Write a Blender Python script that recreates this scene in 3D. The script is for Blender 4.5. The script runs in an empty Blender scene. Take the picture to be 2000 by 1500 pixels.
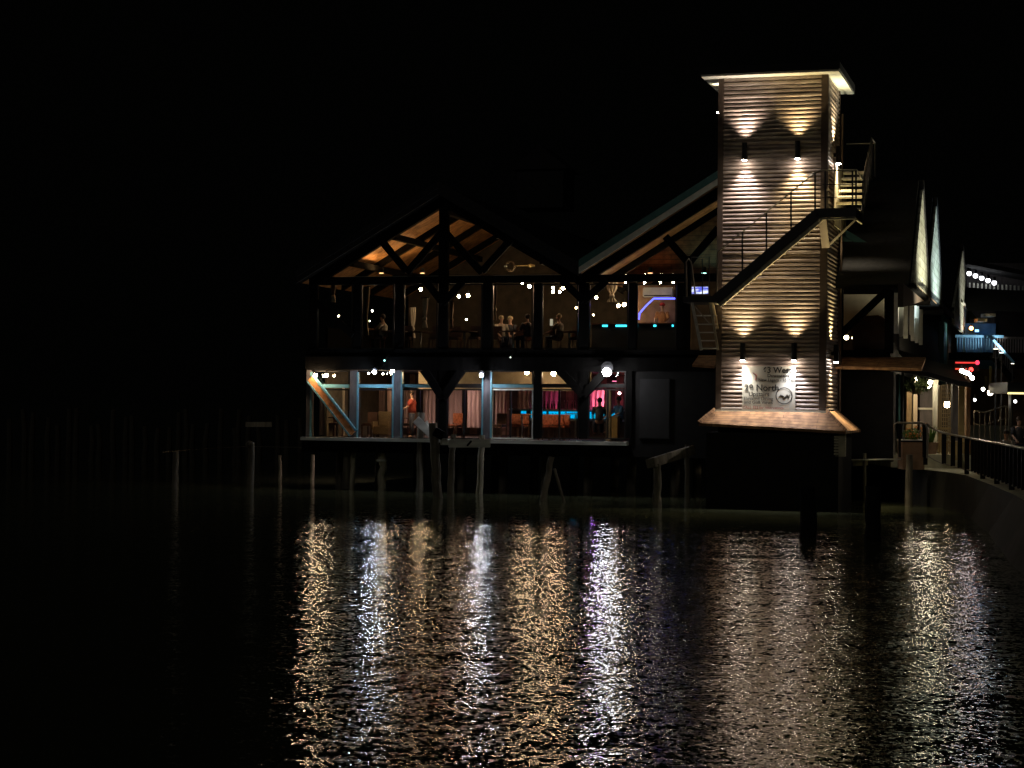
import bpy, bmesh, math, random
from mathutils import Vector, Matrix, Euler
random.seed(7)
R = math.radians
sc = bpy.context.scene
C = sc.collection

# ---------------------------------------------------------------- camera
FPX = 3600.0
HCAM = 3.3
cam_d = bpy.data.cameras.new("camera"); cam = bpy.data.objects.new("camera", cam_d); C.objects.link(cam)
cam_d.sensor_width = 36.0; cam_d.lens = 36.0 * FPX / 2000.0
cam_d.clip_end = 3000; cam_d.clip_start = 0.1
CR = Matrix.Rotation(R(90) + 35 / FPX, 3, 'X') @ Matrix.Rotation(R(0.6), 3, 'Z')
cam.matrix_world = Matrix.Translation((0, 0, HCAM)) @ CR.to_4x4()
sc.camera = cam

# ---------------------------------------------------------------- world: black night sky
w = bpy.data.worlds.new("World"); sc.world = w; w.use_nodes = True
nt = w.node_tree; bg = nt.nodes['Background']
bg.inputs[0].default_value = (0.75, 0.8, 0.7, 1); bg.inputs[1].default_value = 0.0006

sun_d = bpy.data.lights.new("front_fill", 'SUN'); sun_d.energy = 0.05; sun_d.angle = R(8); sun_d.color = (1, .95, .85)  # added weak fill from the camera side for piling and plank faces
sun = bpy.data.objects.new("front_fill", sun_d); C.objects.link(sun); sun.rotation_euler = (R(68), 0, R(-28))
sc.view_settings.view_transform = 'Standard'; sc.view_settings.look = 'None'
sc.view_settings.exposure = 0; sc.view_settings.gamma = 1
cy = sc.cycles
cy.use_light_tree = True; cy.max_bounces = 6; cy.diffuse_bounces = 3; cy.glossy_bounces = 3
cy.transparent_max_bounces = 12; cy.transmission_bounces = 4
cy.sample_clamp_indirect = 6; cy.caustics_reflective = False; cy.caustics_refractive = False
cy.use_denoising = True; cy.use_adaptive_sampling = False

# ---------------------------------------------------------------- frames
def ray(px, py):
    return CR @ Vector(((px - 1000) / FPX, -(py - 750) / FPX, -1.0))
CAM = Vector((0, 0, HCAM))
def atY(px, py, Y):
    d = ray(px, py); return CAM + d * (Y / d.y)
def atZ(px, py, Z):
    d = ray(px, py); return CAM + d * ((Z - HCAM) / d.z)
class Frame:
    def __init__(s, O, yaw):
        s.O = Vector(O); s.yaw = yaw
        s.u = Vector((math.cos(yaw), -math.sin(yaw), 0)); s.v = Vector((math.sin(yaw), math.cos(yaw), 0))
    def W(s, u, v, z): return s.O + s.u * u + s.v * v + Vector((0, 0, z))
    def P(s, px, py, v=0.0):                 # pixel on the plane v = const -> local (u, v, z)
        d = ray(px, py); P0 = s.O + s.v * v
        p = CAM + d * ((P0 - CAM).dot(s.v) / d.dot(s.v)); q = p - s.O
        return Vector((q.dot(s.u), v, q.z))
    def S(s, px, py, u=0.0):                 # pixel on the plane u = const
        d = ray(px, py); P0 = s.O + s.u * u
        p = CAM + d * ((P0 - CAM).dot(s.u) / d.dot(s.u)); q = p - s.O
        return Vector((u, q.dot(s.v), q.z))
B = Frame(atZ(600, 955, 0), R(16.2))
T = Frame(atZ(1397, 990, 0), R(16.6))

# ---------------------------------------------------------------- materials
def mat(name, col, rough=0.7, metal=0.0, var=0.25, scale=3.0, stretch=(1, 1, 1), bump=0.0, emit=None, es=0.0, spec=0.4, col2=None):
    m = bpy.data.materials.new(name); m.use_nodes = True
    n = m.node_tree.nodes; l = m.node_tree.links; b = n['Principled BSDF']
    b.inputs['Roughness'].default_value = rough; b.inputs['Metallic'].default_value = metal
    b.inputs['Specular IOR Level'].default_value = spec
    tc = n.new('ShaderNodeTexCoord'); mp = n.new('ShaderNodeMapping'); mp.inputs['Scale'].default_value = stretch
    l.new(tc.outputs['Object'], mp.inputs['Vector'])
    no = n.new('ShaderNodeTexNoise'); no.inputs['Scale'].default_value = scale; no.inputs['Detail'].default_value = 6
    l.new(mp.outputs[0], no.inputs['Vector'])
    rp = n.new('ShaderNodeValToRGB')
    c2 = col2 or tuple(c * (1 - var) for c in col)
    rp.color_ramp.elements[0].position = 0.3; rp.color_ramp.elements[1].position = 0.7
    rp.color_ramp.elements[0].color = (*c2, 1); rp.color_ramp.elements[1].color = (*[min(1, c * (1 + var * 0.6)) for c in col], 1)
    l.new(no.outputs['Fac'], rp.inputs[0]); l.new(rp.outputs[0], b.inputs['Base Color'])
    if bump:
        bp = n.new('ShaderNodeBump'); bp.inputs['Strength'].default_value = bump; bp.inputs['Distance'].default_value = 0.03
        l.new(no.outputs['Fac'], bp.inputs['Height']); l.new(bp.outputs[0], b.inputs['Normal'])
    if emit:
        b.inputs['Emission Color'].default_value = (*emit, 1); b.inputs['Emission Strength'].default_value = es
    return m
def glow(name, col, s):
    m = bpy.data.materials.new(name); m.use_nodes = True; n = m.node_tree.nodes; l = m.node_tree.links
    for x in list(n): n.remove(x)
    e = n.new('ShaderNodeEmission'); e.inputs[0].default_value = (*col, 1); e.inputs[1].default_value = s
    o = n.new('ShaderNodeOutputMaterial'); l.new(e.outputs[0], o.inputs[0]); return m
def glass_mat():
    m = bpy.data.materials.new("window_glass"); m.use_nodes = True; n = m.node_tree.nodes; l = m.node_tree.links
    for x in list(n): n.remove(x)
    t = n.new('ShaderNodeBsdfTransparent'); t.inputs[0].default_value = (0.93, 0.95, 0.94, 1)
    g = n.new('ShaderNodeBsdfGlossy'); g.inputs['Roughness'].default_value = 0.02
    fr = n.new('ShaderNodeFresnel'); fr.inputs[0].default_value = 1.45
    mx = n.new('ShaderNodeMixShader'); o = n.new('ShaderNodeOutputMaterial')
    l.new(fr.outputs[0], mx.inputs[0]); l.new(t.outputs[0], mx.inputs[1]); l.new(g.outputs[0], mx.inputs[2]); l.new(mx.outputs[0], o.inputs[0])
    return m
def plank_mat(name, col, col2, axis='X', wid=0.14, rough=0.6, knots=True):
    """boards running across: narrow dark joints plus per board tone and streaky grain"""
    m = bpy.data.materials.new(name); m.use_nodes = True; n = m.node_tree.nodes; l = m.node_tree.links; b = n['Principled BSDF']
    b.inputs['Roughness'].default_value = rough
    tc = n.new('ShaderNodeTexCoord'); br = n.new('ShaderNodeTexBrick')
    mp = n.new('ShaderNodeMapping')
    if axis == 'X': mp.inputs['Rotation'].default_value = (0, 0, 0)
    if axis == 'Y': mp.inputs['Rotation'].default_value = (0, 0, R(90))
    if axis == 'Z': mp.inputs['Rotation'].default_value = (R(90), 0, 0)
    l.new(tc.outputs['Object'], mp.inputs[0]); l.new(mp.outputs[0], br.inputs[0])
    br.inputs['Scale'].default_value = 1; br.inputs['Brick Width'].default_value = 2.2; br.inputs['Row Height'].default_value = wid
    br.inputs['Mortar Size'].default_value = 0.008; br.inputs['Color1'].default_value = (*col, 1); br.inputs['Color2'].default_value = (*col2, 1)
    br.inputs['Mortar'].default_value = (*[c * .25 for c in col2], 1)
    no = n.new('ShaderNodeTexNoise'); no.inputs['Scale'].default_value = 4; no.inputs['Detail'].default_value = 8
    l.new(mp.outputs[0], no.inputs[0])
    mx = n.new('ShaderNodeMix'); mx.data_type = 'RGBA'; mx.blend_type = 'MULTIPLY'; mx.inputs[0].default_value = 0.75
    rp = n.new('ShaderNodeValToRGB'); rp.color_ramp.elements[0].position = .35; rp.color_ramp.elements[1].position = .62
    rp.color_ramp.elements[0].color = (.3, .25, .2, 1)
    l.new(no.outputs['Fac'], rp.inputs[0]); l.new(br.outputs['Color'], mx.inputs[6]); l.new(rp.outputs[0], mx.inputs[7])
    l.new(mx.outputs[2], b.inputs['Base Color'])
    return m
M = dict(
 timber=mat("dark_timber", (.006, .0055, .005), .9, spec=.06, var=.4, scale=6, stretch=(1, 1, .2), bump=.3),
 door_grey=mat('dark_grey_door', (.022, .021, .021), .6),  # near-black grey all over
 post_grey=mat("weathered_grey_paint", (.12, .108, .112), .7, var=.35, scale=7, stretch=(1, 1, .3), bump=.2),
 teal=mat("pale_teal_trim_paint", (.14, .34, .4), .5, var=.2, scale=5),
 orange=mat("orange_brown_stain", (.62, .25, .09), .6, var=.4, scale=7),
 deep_teal=mat("teal_fascia_paint", (.045, .15, .14), .5, var=.2),
 white=mat("off_white_paint", (.72, .72, .62), .55, var=.15, scale=4),
 gable_white=plank_mat("pale_lap_boards", (.7, .72, .6), (.62, .65, .52), 'Z', .3, .6),
 cream=mat("cream_plaster", (.5, .42, .3), .8, var=.15),
 roof=mat("dark_roofing", (.02, .02, .022), .8, var=.4, scale=8, bump=.4),
 ceiling=plank_mat("knotty_wood_ceiling", (.5, .26, .1), (.38, .19, .07), 'X', .2),
 floor=plank_mat("dark_floor_boards", (.09, .055, .035), (.06, .04, .025), 'X', .16),
 wallboard=plank_mat("warm_wall_boards", (.36, .2, .13), (.26, .14, .1), 'Y', .35),
 inner_dark=mat("brown_inner_wall", (.12, .095, .065), .8, var=.3),
 siding=mat("tan_wood_siding", (.37, .305, .265), .4, var=.4, scale=1.6, stretch=(1, 1, 4), bump=.25, col2=(.17, .13, .11)),
 corner=mat("brown_corner_board", (.1, .07, .05), .7, var=.3),
 shingle=plank_mat("cedar_shingles", (.5, .28, .13), (.34, .18, .09), 'X', .12, .8),
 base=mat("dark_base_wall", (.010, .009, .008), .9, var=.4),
 metal=mat("black_rail_metal", (.03, .028, .026), .4, .6, var=.3),
 pale_rail=mat("worn_rail_metal", (.35, .32, .28), .35, .8, var=.3),
 galv=mat("pale_stair_wood", (.6, .54, .38), .6, var=.3, scale=4),
 pile=mat("weathered_piling_wood", (.2, .175, .135), .85, var=.6, scale=5, stretch=(1, 1, .15), bump=.8),
 pile_l=mat("lit_piling_wood", (.52, .47, .36), .85, var=.5, scale=5, stretch=(1, 1, .15), bump=.8),  # paler copy of the piling wood; lamp light put into its colour
 plank=mat("brightened_grey_plank", (.75, .75, .68), .8, var=.35, scale=5, stretch=(.2, 1, 1), bump=.4),  # colour whitened to stand in for light on the front faces
 concrete=mat("stained_concrete", (.022, .021, .016), .85, var=.4, scale=1.5, bump=.3),
 paving=mat("olive_beige_paving", (.6, .58, .4), .8, var=.3, scale=2.5, bump=.2),
 glass=glass_mat(),
 curtain=mat("sheer_curtain_cloth", (.6, .5, .38), .9, var=.15, scale=6, stretch=(8, 8, .3)),
 brown_curtain=mat("rose_brown_curtain_cloth", (.4, .26, .22), .9, var=.35, scale=3, stretch=(9, 9, .1)),
 cushion=mat("orange_patterned_cushion_cloth", (.5, .17, .1), .9, var=.5, scale=14),
 chairwood=mat("dark_chair_wood", (.1, .05, .035), .5, var=.3),
 rattan=mat("woven_rattan", (.13, .09, .05), .7, var=.4, scale=30),
 steel=mat("brushed_steel", (.5, .5, .5), .3, 1.0, var=.1),
 black=mat("black_plastic", (.015, .015, .016), .4, var=.2),
 banner=mat("vinyl_banner", (.6, .58, .5), .5, var=.12, scale=1.2, bump=.25, stretch=(1.5, 1, .7)),
 ink=mat("black_ink", (.02, .02, .02), .6, var=.1),
 red_ink=mat("red_ink", (.4, .05, .04), .6, var=.1),
 leaf=mat("green_leaves", (.1, .2, .03), .6, var=.5, scale=9),
 leaf_dark=mat("dark_leaves", (.05, .07, .02), .7, var=.5, scale=9),
 stem=mat("plant_stem", (.12, .09, .04), .8),
 flower=mat("orange_petals", (.8, .3, .06), .6, var=.3),
 bench=mat("golden_bench_wood", (.5, .36, .15), .55, var=.3, stretch=(1, .2, 1)),
 header=mat('dull_beige_header', (.2, .165, .11), .8),
 boards_h=plank_mat('brown_horizontal_boards', (.3, .14, .07), (.2, .1, .05), 'Z', .17),
 far_wood=mat('far_dark_wood', (.07, .065, .05), .9),
 tan=mat("tan_column_paint", (.42, .3, .15), .6, var=.2),
 brick=mat("brown_masonry", (.28, .17, .1), .8, var=.3),
 blue=mat("blue_lit_paint", (.12, .3, .5), .6, var=.25),  # blue light on the balcony and a cyan lit shirt put into colour
 skin=mat("skin", (.5, .3, .22), .5, var=.1),
 shirt_w=mat("white_shirt_cloth", (.36, .31, .25), .9, var=.15, scale=8),
 shirt_o=mat("striped_orange_shirt", (.55, .25, .12), .9, var=.4, scale=12, stretch=(6, 1, .1)),
 shirt_d=mat("dark_shirt_cloth", (.04, .04, .05), .9),
 shirt_r=mat("red_shirt_cloth", (.4, .07, .05), .9),
 jeans=mat("dark_trouser_cloth", (.03, .035, .06), .9),
 hair=mat("dark_hair", (.04, .025, .02), .6), hair_l=mat("fair_hair", (.4, .3, .16), .6), cap=mat("red_cap_cloth", (.5, .04, .04), .8),
)
WARM = (1, .7, .42); AMBER = (1, .66, .36); COOL = (.68, .8, 1)

# ---------------------------------------------------------------- mesh builder
class MB:
    def __init__(s): s.v = []; s.f = []
    def add(s, vs, fs):
        k = len(s.v); s.v += [tuple(x) for x in vs]; s.f += [tuple(i + k for i in f) for f in fs]; return s
    def box(s, a, b):
        (x0, y0, z0), (x1, y1, z1) = a, b
        x0, x1 = min(x0, x1), max(x0, x1); y0, y1 = min(y0, y1), max(y0, y1); z0, z1 = min(z0, z1), max(z0, z1)
        return s.add([(x0, y0, z0), (x1, y0, z0), (x1, y1, z0), (x0, y1, z0), (x0, y0, z1), (x1, y0, z1), (x1, y1, z1), (x0, y1, z1)],
                     [(0, 3, 2, 1), (4, 5, 6, 7), (0, 1, 5, 4), (1, 2, 6, 5), (2, 3, 7, 6), (3, 0, 4, 7)])
    def bar(s, A, Bp, w, h, side=(0, 1, 0)):      # w across, h along 'side'
        A = Vector(A); Bp = Vector(Bp); d = (Bp - A).normalized(); sd = Vector(side)
        sd = (sd - d * sd.dot(d)).normalized(); n = d.cross(sd)
        o = [(-1, -1), (1, -1), (1, 1), (-1, 1)]
        vs = [A + n * (w / 2 * i) + sd * (h / 2 * j) for i, j in o] + [Bp + n * (w / 2 * i) + sd * (h / 2 * j) for i, j in o]
        return s.add(vs, [(0, 3, 2, 1), (4, 5, 6, 7), (0, 1, 5, 4), (1, 2, 6, 5), (2, 3, 7, 6), (3, 0, 4, 7)])
    def tube(s, pts, rad, n=8, cap=True):
        pts = [Vector(p) for p in pts]
        if not hasattr(rad, '__len__'): rad = [rad] * len(pts)
        vs = []; prev = None
        for i, p in enumerate(pts):
            d = (pts[min(i + 1, len(pts) - 1)] - pts[max(i - 1, 0)]).normalized()
            a = prev if prev else (Vector((1, 0, 0)) if abs(d.x) < .8 else Vector((0, 1, 0)))
            a = (a - d * a.dot(d)).normalized(); prev = a; b = d.cross(a)
            for k in range(n):
                t = 2 * math.pi * k / n; vs.append(p + (a * math.cos(t) + b * math.sin(t)) * rad[i])
        fs = []
        for i in range(len(pts) - 1):
            for k in range(n):
                fs.append((i * n + k, i * n + (k + 1) % n, (i + 1) * n + (k + 1) % n, (i + 1) * n + k))
        if cap: fs.append(tuple(range(n - 1, -1, -1))); fs.append(tuple((len(pts) - 1) * n + k for k in range(n)))
        return s.add(vs, fs)
    def ball(s, c, r, seg=10, ring=6, sc_=(1, 1, 1)):
        c = Vector(c); vs = [c + Vector((0, 0, r * sc_[2]))]
        for i in range(1, ring):
            a = math.pi * i / ring
            for k in range(seg):
                t = 2 * math.pi * k / seg
                vs.append(c + Vector((r * sc_[0] * math.sin(a) * math.cos(t), r * sc_[1] * math.sin(a) * math.sin(t), r * sc_[2] * math.cos(a))))
        vs.append(c - Vector((0, 0, r * sc_[2]))); fs = []
        for k in range(seg):
            fs.append((0, 1 + k, 1 + (k + 1) % seg)); fs.append((len(vs) - 1, 1 + (ring - 2) * seg + (k + 1) % seg, 1 + (ring - 2) * seg + k))
        for i in range(ring - 2):
            for k in range(seg):
                fs.append((1 + i * seg + k, 1 + (i + 1) * seg + k, 1 + (i + 1) * seg + (k + 1) % seg, 1 + i * seg + (k + 1) % seg))
        return s.add(vs, fs)
    def prism(s, poly, y0, y1):                    # polygon in x,z extruded in y
        n = len(poly)
        return s.add([(p[0], y0, p[1]) for p in poly] + [(p[0], y1, p[1]) for p in poly],
                     [tuple(range(n)), tuple(range(2 * n - 1, n - 1, -1))] + [(i, i + n, (i + 1) % n + n, (i + 1) % n) for i in range(n)])
    def prismx(s, poly, x0, x1):                   # polygon in y,z extruded in x
        n = len(poly)
        return s.add([(x0, p[0], p[1]) for p in poly] + [(x1, p[0], p[1]) for p in poly],
                     [tuple(range(n - 1, -1, -1)), tuple(range(n, 2 * n))] + [(i, (i + 1) % n, (i + 1) % n + n, i + n) for i in range(n)])
    def build(s, name, m, parent=None, label=None, smooth=False, loc=None, bevel=0.0):
        me = bpy.data.meshes.new(name); me.from_pydata(s.v, [], s.f)
        bm = bmesh.new(); bm.from_mesh(me); bmesh.ops.recalc_face_normals(bm, faces=bm.faces)
        if bevel:
            bmesh.ops.bevel(bm, geom=bm.edges, offset=bevel, segments=2, affect='EDGES')
        bm.to_mesh(me); bm.free()
        if smooth:
            for p in me.polygons: p.use_smooth = True
        me.materials.append(M[m] if isinstance(m, str) else m)
        o = bpy.data.objects.new(name, me); C.objects.link(o)
        if parent: o.parent = parent
        if loc is not None: o.location = loc
        if label: o['label'] = label
        return o
def tag(o, label, cat, group=None, kind=None):
    if label: o['label'] = label
    if cat: o['category'] = cat
    if group: o['group'] = group
    if kind: o['kind'] = kind
    return o
def thing(name, label, cat, loc=(0, 0, 0), yaw=0.0, group=None):
    o = bpy.data.objects.new(name, None); C.objects.link(o); o.location = loc; o.rotation_euler = (0, 0, -yaw); o.empty_display_size = .2
    return tag(o, label, cat, group)
def copy_tree(o, parent=None):
    c = o.copy(); C.objects.link(c)
    if parent: c.parent = parent
    for ch in list(o.children): copy_tree(ch, c)
    return c
def fplace(fr, u, v, z): return fr.W(u, v, z)
def FP(px, py, v): p = B.P(px, py, v); return p

# ================================================================ SETTING: water, ground
def water():
    m = bpy.data.materials.new("dark_rippled_water"); m.use_nodes = True; n = m.node_tree.nodes; l = m.node_tree.links; b = n['Principled BSDF']
    b.inputs['Base Color'].default_value = (.10, .11, .06, 1); b.inputs['Roughness'].default_value = 0.03; b.inputs['IOR'].default_value = 1.6
    geo = n.new('ShaderNodeNewGeometry')
    def layer(scale, sx, sy, amp, detail, rot):
        mp = n.new('ShaderNodeMapping'); mp.inputs['Scale'].default_value = (sx, sy, 1); mp.inputs['Rotation'].default_value = (0, 0, rot)
        l.new(geo.outputs['Position'], mp.inputs[0])
        no = n.new('ShaderNodeTexNoise'); no.inputs['Scale'].default_value = scale; no.inputs['Detail'].default_value = detail; no.inputs['Roughness'].default_value = .6
        no.inputs['Distortion'].default_value = .4
        l.new(mp.outputs[0], no.inputs[0])
        sb = n.new('ShaderNodeVectorMath'); sb.operation = 'SUBTRACT'; sb.inputs[1].default_value = (.5, .5, .5); l.new(no.outputs['Color'], sb.inputs[0])
        ml = n.new('ShaderNodeVectorMath'); ml.operation = 'MULTIPLY'; ml.inputs[1].default_value = (amp * .7, amp, 0); l.new(sb.outputs[0], ml.inputs[0])
        return ml.outputs[0]
    a = layer(1.0, 8, 8, .46, 3, 0.12); c = layer(1.0, .6, 1.8, .2, 2, -.25); e = layer(1.0, 19, 11, .5, 2, .3)
    s1 = n.new('ShaderNodeVectorMath'); s1.operation = 'ADD'; l.new(a, s1.inputs[0]); l.new(c, s1.inputs[1])
    s2 = n.new('ShaderNodeVectorMath'); s2.operation = 'ADD'; l.new(s1.outputs[0], s2.inputs[0]); l.new(e, s2.inputs[1])
    # sheltered water close to the building is calmer
    sep = n.new('ShaderNodeSeparateXYZ'); l.new(geo.outputs['Position'], sep.inputs[0])
    wn = n.new('ShaderNodeTexNoise'); wn.inputs['Scale'].default_value = .18; l.new(geo.outputs['Position'], wn.inputs[0])
    ad = n.new('ShaderNodeMath'); ad.operation = 'MULTIPLY_ADD'; ad.inputs[1].default_value = 9; l.new(wn.outputs['Fac'], ad.inputs[0]); l.new(sep.outputs['Y'], ad.inputs[2])
    mr = n.new('ShaderNodeMapRange'); mr.inputs['From Min'].default_value = 52; mr.inputs['From Max'].default_value = 58; mr.inputs['To Min'].default_value = 1; mr.inputs['To Max'].default_value = .4
    l.new(ad.outputs[0], mr.inputs[0])
    sl = n.new('ShaderNodeVectorMath'); sl.operation = 'SCALE'; l.new(s2.outputs[0], sl.inputs[0]); l.new(mr.outputs[0], sl.inputs['Scale'])
    up = n.new('ShaderNodeVectorMath'); up.operation = 'ADD'; up.inputs[1].default_value = (0, 0, 1); l.new(sl.outputs[0], up.inputs[0])
    nn = n.new('ShaderNodeVectorMath'); nn.operation = 'NORMALIZE'; l.new(up.outputs[0], nn.inputs[0]); l.new(nn.outputs[0], b.inputs['Normal'])
    g = MB().add([(-900, -60, 0), (900, -60, 0), (900, 1800, 0), (-900, 1800, 0)], [(0, 1, 2, 3)])
    tag(g.build("water", m), None, None, None, 'structure')
water()

# ================================================================ MAIN BUILDING
bld = thing("waterfront_restaurant", "long two storey timber restaurant with twin gables, standing on pilings over the dark water", "restaurant", B.O, B.yaw)
def bpart(mb, name, m, parent=bld, **k): return mb.build(name, m, parent, **k)
uV = B.P(1138, 545).x; uR = B.P(1740, 545).x; uMid = B.P(1436, 330).x
zF = B.P(900, 859).z          # lower floor top
zU = B.P(900, 684).z          # upper floor top
zUb = B.P(900, 722).z         # underside of upper floor band
zE = B.P(800, 540).z          # top of tie beam
DEP = 11.0
print("uV", uV, "uR", uR, "zF", zF, "zU", zU, "zUb", zUb, "zE", zE)
uL = 0.0
# floors, bands
bpart(MB().box((uL - .1, .02, zF - .16), (B.P(1232, 860).x, DEP, zF)), "lower_floor", 'floor')
bpart(MB().box((uL - .15, -.35, zF - .1), (B.P(1228, 860).x, -.002, zF + .02)), "deck_edge_board", 'plank')
bpart(MB().box((uL - .12, -.28, zF - .52), (B.P(1232, 860).x, -.02, zF - .102)), "deck_fascia", 'timber')
bpart(MB().box((uL - .1, 0.0, zUb), (uR, .3, zU)), "floor_band", 'timber')
bpart(MB().box((uL - .05, .302, zUb + .1), (uR, DEP, zU - .01)), "upper_floor", 'floor')
bpart(MB().box((uL, .31, zUb + .02), (B.P(1232, 700).x, DEP - .01, zUb + .095)), "lower_ceiling", 'cream')
# gables
def gable(u0, u1, ua, za, ze, zle, fascia, ceilmat, over=.5, ov_l=.0, ov_r=.0, vb=DEP + 14):
    th = .24
    for s, (ue, ex) in enumerate(((u0, ov_l), (u1, ov_r))):
        k = (za - ze) / (ua - ue); ue2 = ue + (-ex if s == 0 else ex); ze2 = ze + k * (ue2 - ue)
        roof = MB().prism([(ue2, ze2 + .08), (ua, za + .08), (ua, za + .08 + th), (ue2, ze2 + .08 + th)], -over, vb)
        bpart(roof, "roof_slope", 'roof')
        cl = MB().prism([(ue2, ze2 + .02), (ua, za + .02), (ua, za + .075), (ue2, ze2 + .075)], .0, DEP)
        bpart(MB().prism([(ue2, ze2 + .02), (ua, za + .02), (ua, za + .075), (ue2, ze2 + .075)], -over + .02, -.003), 'eave_soffit', 'timber' if ov_l else 'ceiling')
        bpart(cl, "wood_ceiling", ceilmat)
        # barge board
        m = fascia[s]
        bpart(MB().prism([(ue2, ze2 - .02), (ua, za - .02), (ua, za + .2), (ue2, ze2 + .2)], -over - .08, -over - .01), "barge_board", m)
        bpart(MB().prism([(ue2, ze2 + .203), (ua, za + .203), (ua, za + .46), (ue2, ze2 + .46)], -over - .12, -over - .01), "roof_edge", 'deep_teal' if m != 'roof' else 'roof')
        # front rafter
        bpart(MB().prism([(ue, ze - .38), (ua, za - .38), (ua, za + .015), (ue, ze + .015)], -.03, .22), "rafter", 'timber')
        for q in range(1, 4):
            bpart(MB().prism([(ue, ze - .25), (ua, za - .25), (ua, za + .01), (ue, ze + .01)], q * 3.2, q * 3.2 + .2), "rafter", 'timber')
za1 = B.P(866, 382).z; ua1 = B.P(866, 382).x
za2 = B.P(1436, 345).z
zeL = B.P(612, 545).z
gable(uL, uV, ua1, za1, zeL, zE, ('roof', 'roof'), 'ceiling', ov_l=.3)
gable(uV, uR, uMid, za2, B.P(1140, 535).z, zE, ('white', 'teal'), 'ceiling', ov_r=.9)  # right barge takes the paler teal in place of light on it
# purlins inside left gable (run with the ridge)
for t in (.3, .62):
    for side in (0, 1):
        ue = uL if side == 0 else uV
        u = ue + (ua1 - ue) * t; z = zeL + (za1 - zeL) * t
        bpart(MB().box((u - .09, .23, z - .42), (u + .09, DEP, z - .2)), "purlin", 'timber')
bpart(MB().box((ua1 - .12, .23, za1 - .65), (ua1 + .12, DEP, za1 - .3)), "ridge_beam", 'timber')
bpart(MB().box((uMid - .12, .23, za2 - .65), (uMid + .12, DEP, za2 - .3)), "ridge_beam", 'timber')
# tie beam
tieB = B.P(800, 554).z
bpart(MB().box((uL, -.05, tieB), (uR, .2, zE)), "tie_beam", 'timber')
bpart(MB().box((uL + .35, .201, zE + .003), (uV - .3, .26, zE + .03)), "gable_sill", 'pale_rail' if False else 'white')
# back walls
bpart(MB().box((B.P(1232, 800).x, .3, zF - .3), (B.P(1232, 800).x + .12, DEP, zUb)), 'right_room_wall', 'base')
k2 = (za2 - zE) / (uMid - uV)
bpart(MB().prism([(uV + .9, zE + .035), (uR - .9, zE + .035), (uMid, zE + .035 + k2 * (uMid - uV - .9))], 2.0, 2.1), 'gable_inner_wall', 'boards_h')
bpart(MB().box((B.P(784, 740).x, 1.9, zUb - .72), (B.P(1131, 740).x, 2.0, zUb - .01)), 'soffit_header', 'header')
bpart(MB().box((uL, DEP, zF), (B.P(1232, 800).x, DEP + .2, zUb)), "lower_back_wall", 'wallboard')
pl = [(uL, zU), (uR, zU), (uR, zE), (uMid, za2), (uV, zE), (ua1, za1), (uL, zE)]
bpart(MB().prism(pl, DEP + .01, DEP + .2), "upper_back_wall", 'inner_dark')
bpart(MB().box((uL, 1.6, zU), (uL + .1, DEP, zU + .9)), "left_wall", 'timber')
bpart(MB().box((uL, 1.6, zF), (uL + .1, DEP, zUb)), "left_wall", 'inner_dark')
# lower right dark part of the facade
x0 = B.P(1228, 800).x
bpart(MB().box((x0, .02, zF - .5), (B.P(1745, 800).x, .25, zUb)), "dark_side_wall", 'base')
pd = bpart(MB().box((B.P(1250, 740).x, -.03, B.P(1250, 856).z), (B.P(1308, 740).x, .018, B.P(1250, 740).z)), "service_door", 'door_grey')
bpart(MB().box((uL + .3, .6, .25), (B.P(1740, 900).x, DEP, zF - .55)), "crawl_space_wall", 'base') if False else None
# sub structure: joists and pilings of the building
for k in range(12):
    u = .4 + k * 1.62
    if u > uR: break
    bpart(MB().box((u - .1, .1, zF - .45), (u + .1, DEP, zF - .165)), "floor_joist", 'timber')
    for v in (2.2, 6.5):
        bpart(MB().tube([(u, v, -.6), (u + .05, v, zF - .46)], .17, 10), "support_piling", 'pile', smooth=True)
# upper posts
def post(px0, px1, y0, y1, m='timber', v0=-.06, v1=.2, name="post"):
    a = B.P(px0, (y0 + y1) / 2, v0); b = B.P(px1, (y0 + y1) / 2, v0)
    z1 = B.P(px0, y0, v0).z; z0 = B.P(px0, y1, v0).z
    return bpart(MB().box((a.x, v0, z0), (b.x, v1, z1)), name, m)
UP = [(604, 618), (690, 704), (771, 787), (856, 873), (943, 960), (1042, 1057), (1130, 1149), (1228, 1242), (1322, 1346)]
for a, b in UP: post(a, b, 553, 690)
post(1640, 1646, 540, 690); post(1728, 1745, 535, 690)
LP = [(598, 607, 'post_grey'), (683, 697, 'post_grey'), (769, 783, 'post_grey'), (856, 872, 'timber'), (944, 958, 'post_grey'), (1042, 1056, 'timber'), (1131, 1148, 'timber'), (1223, 1234, 'timber')]  # lamp-lit posts get the paler grey; their light is in the colour
for a, b, m in LP:
    p = post(a, b, 723, 857, m)
# teal edge trims beside the lit posts
for px in (606.5, 697.5, 767, 783.5, 942, 958.5):
    a = B.P(px - 1.4, 800, -.07); b = B.P(px + 1.4, 800, -.07)
    bpart(MB().box((a.x, -.075, B.P(px, 855).z), (b.x, .02, B.P(px, 727).z)), "post_trim", 'teal')
def brace(p, q, wpx, m='timber', v=-.12, d=.14, trim=None):
    a = B.P(*p, v); b = B.P(*q, v)
    o = bpart(MB().bar(a, b, wpx / 53, d), "brace", m)
    if trim:
        dz = (b - a).normalized(); n = Vector((-dz.z, 0, dz.x))
        for s in (-1, 1):
            MB().bar(a + n * s * (wpx / 106 + .035) + Vector((0, -.01, 0)), b + n * s * (wpx / 106 + .035) + Vector((0, -.01, 0)), .06, d + .03).build("brace_trim", trim, o)
    return o
brace((607, 739), (690, 846), 12, 'orange', trim='teal')
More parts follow.
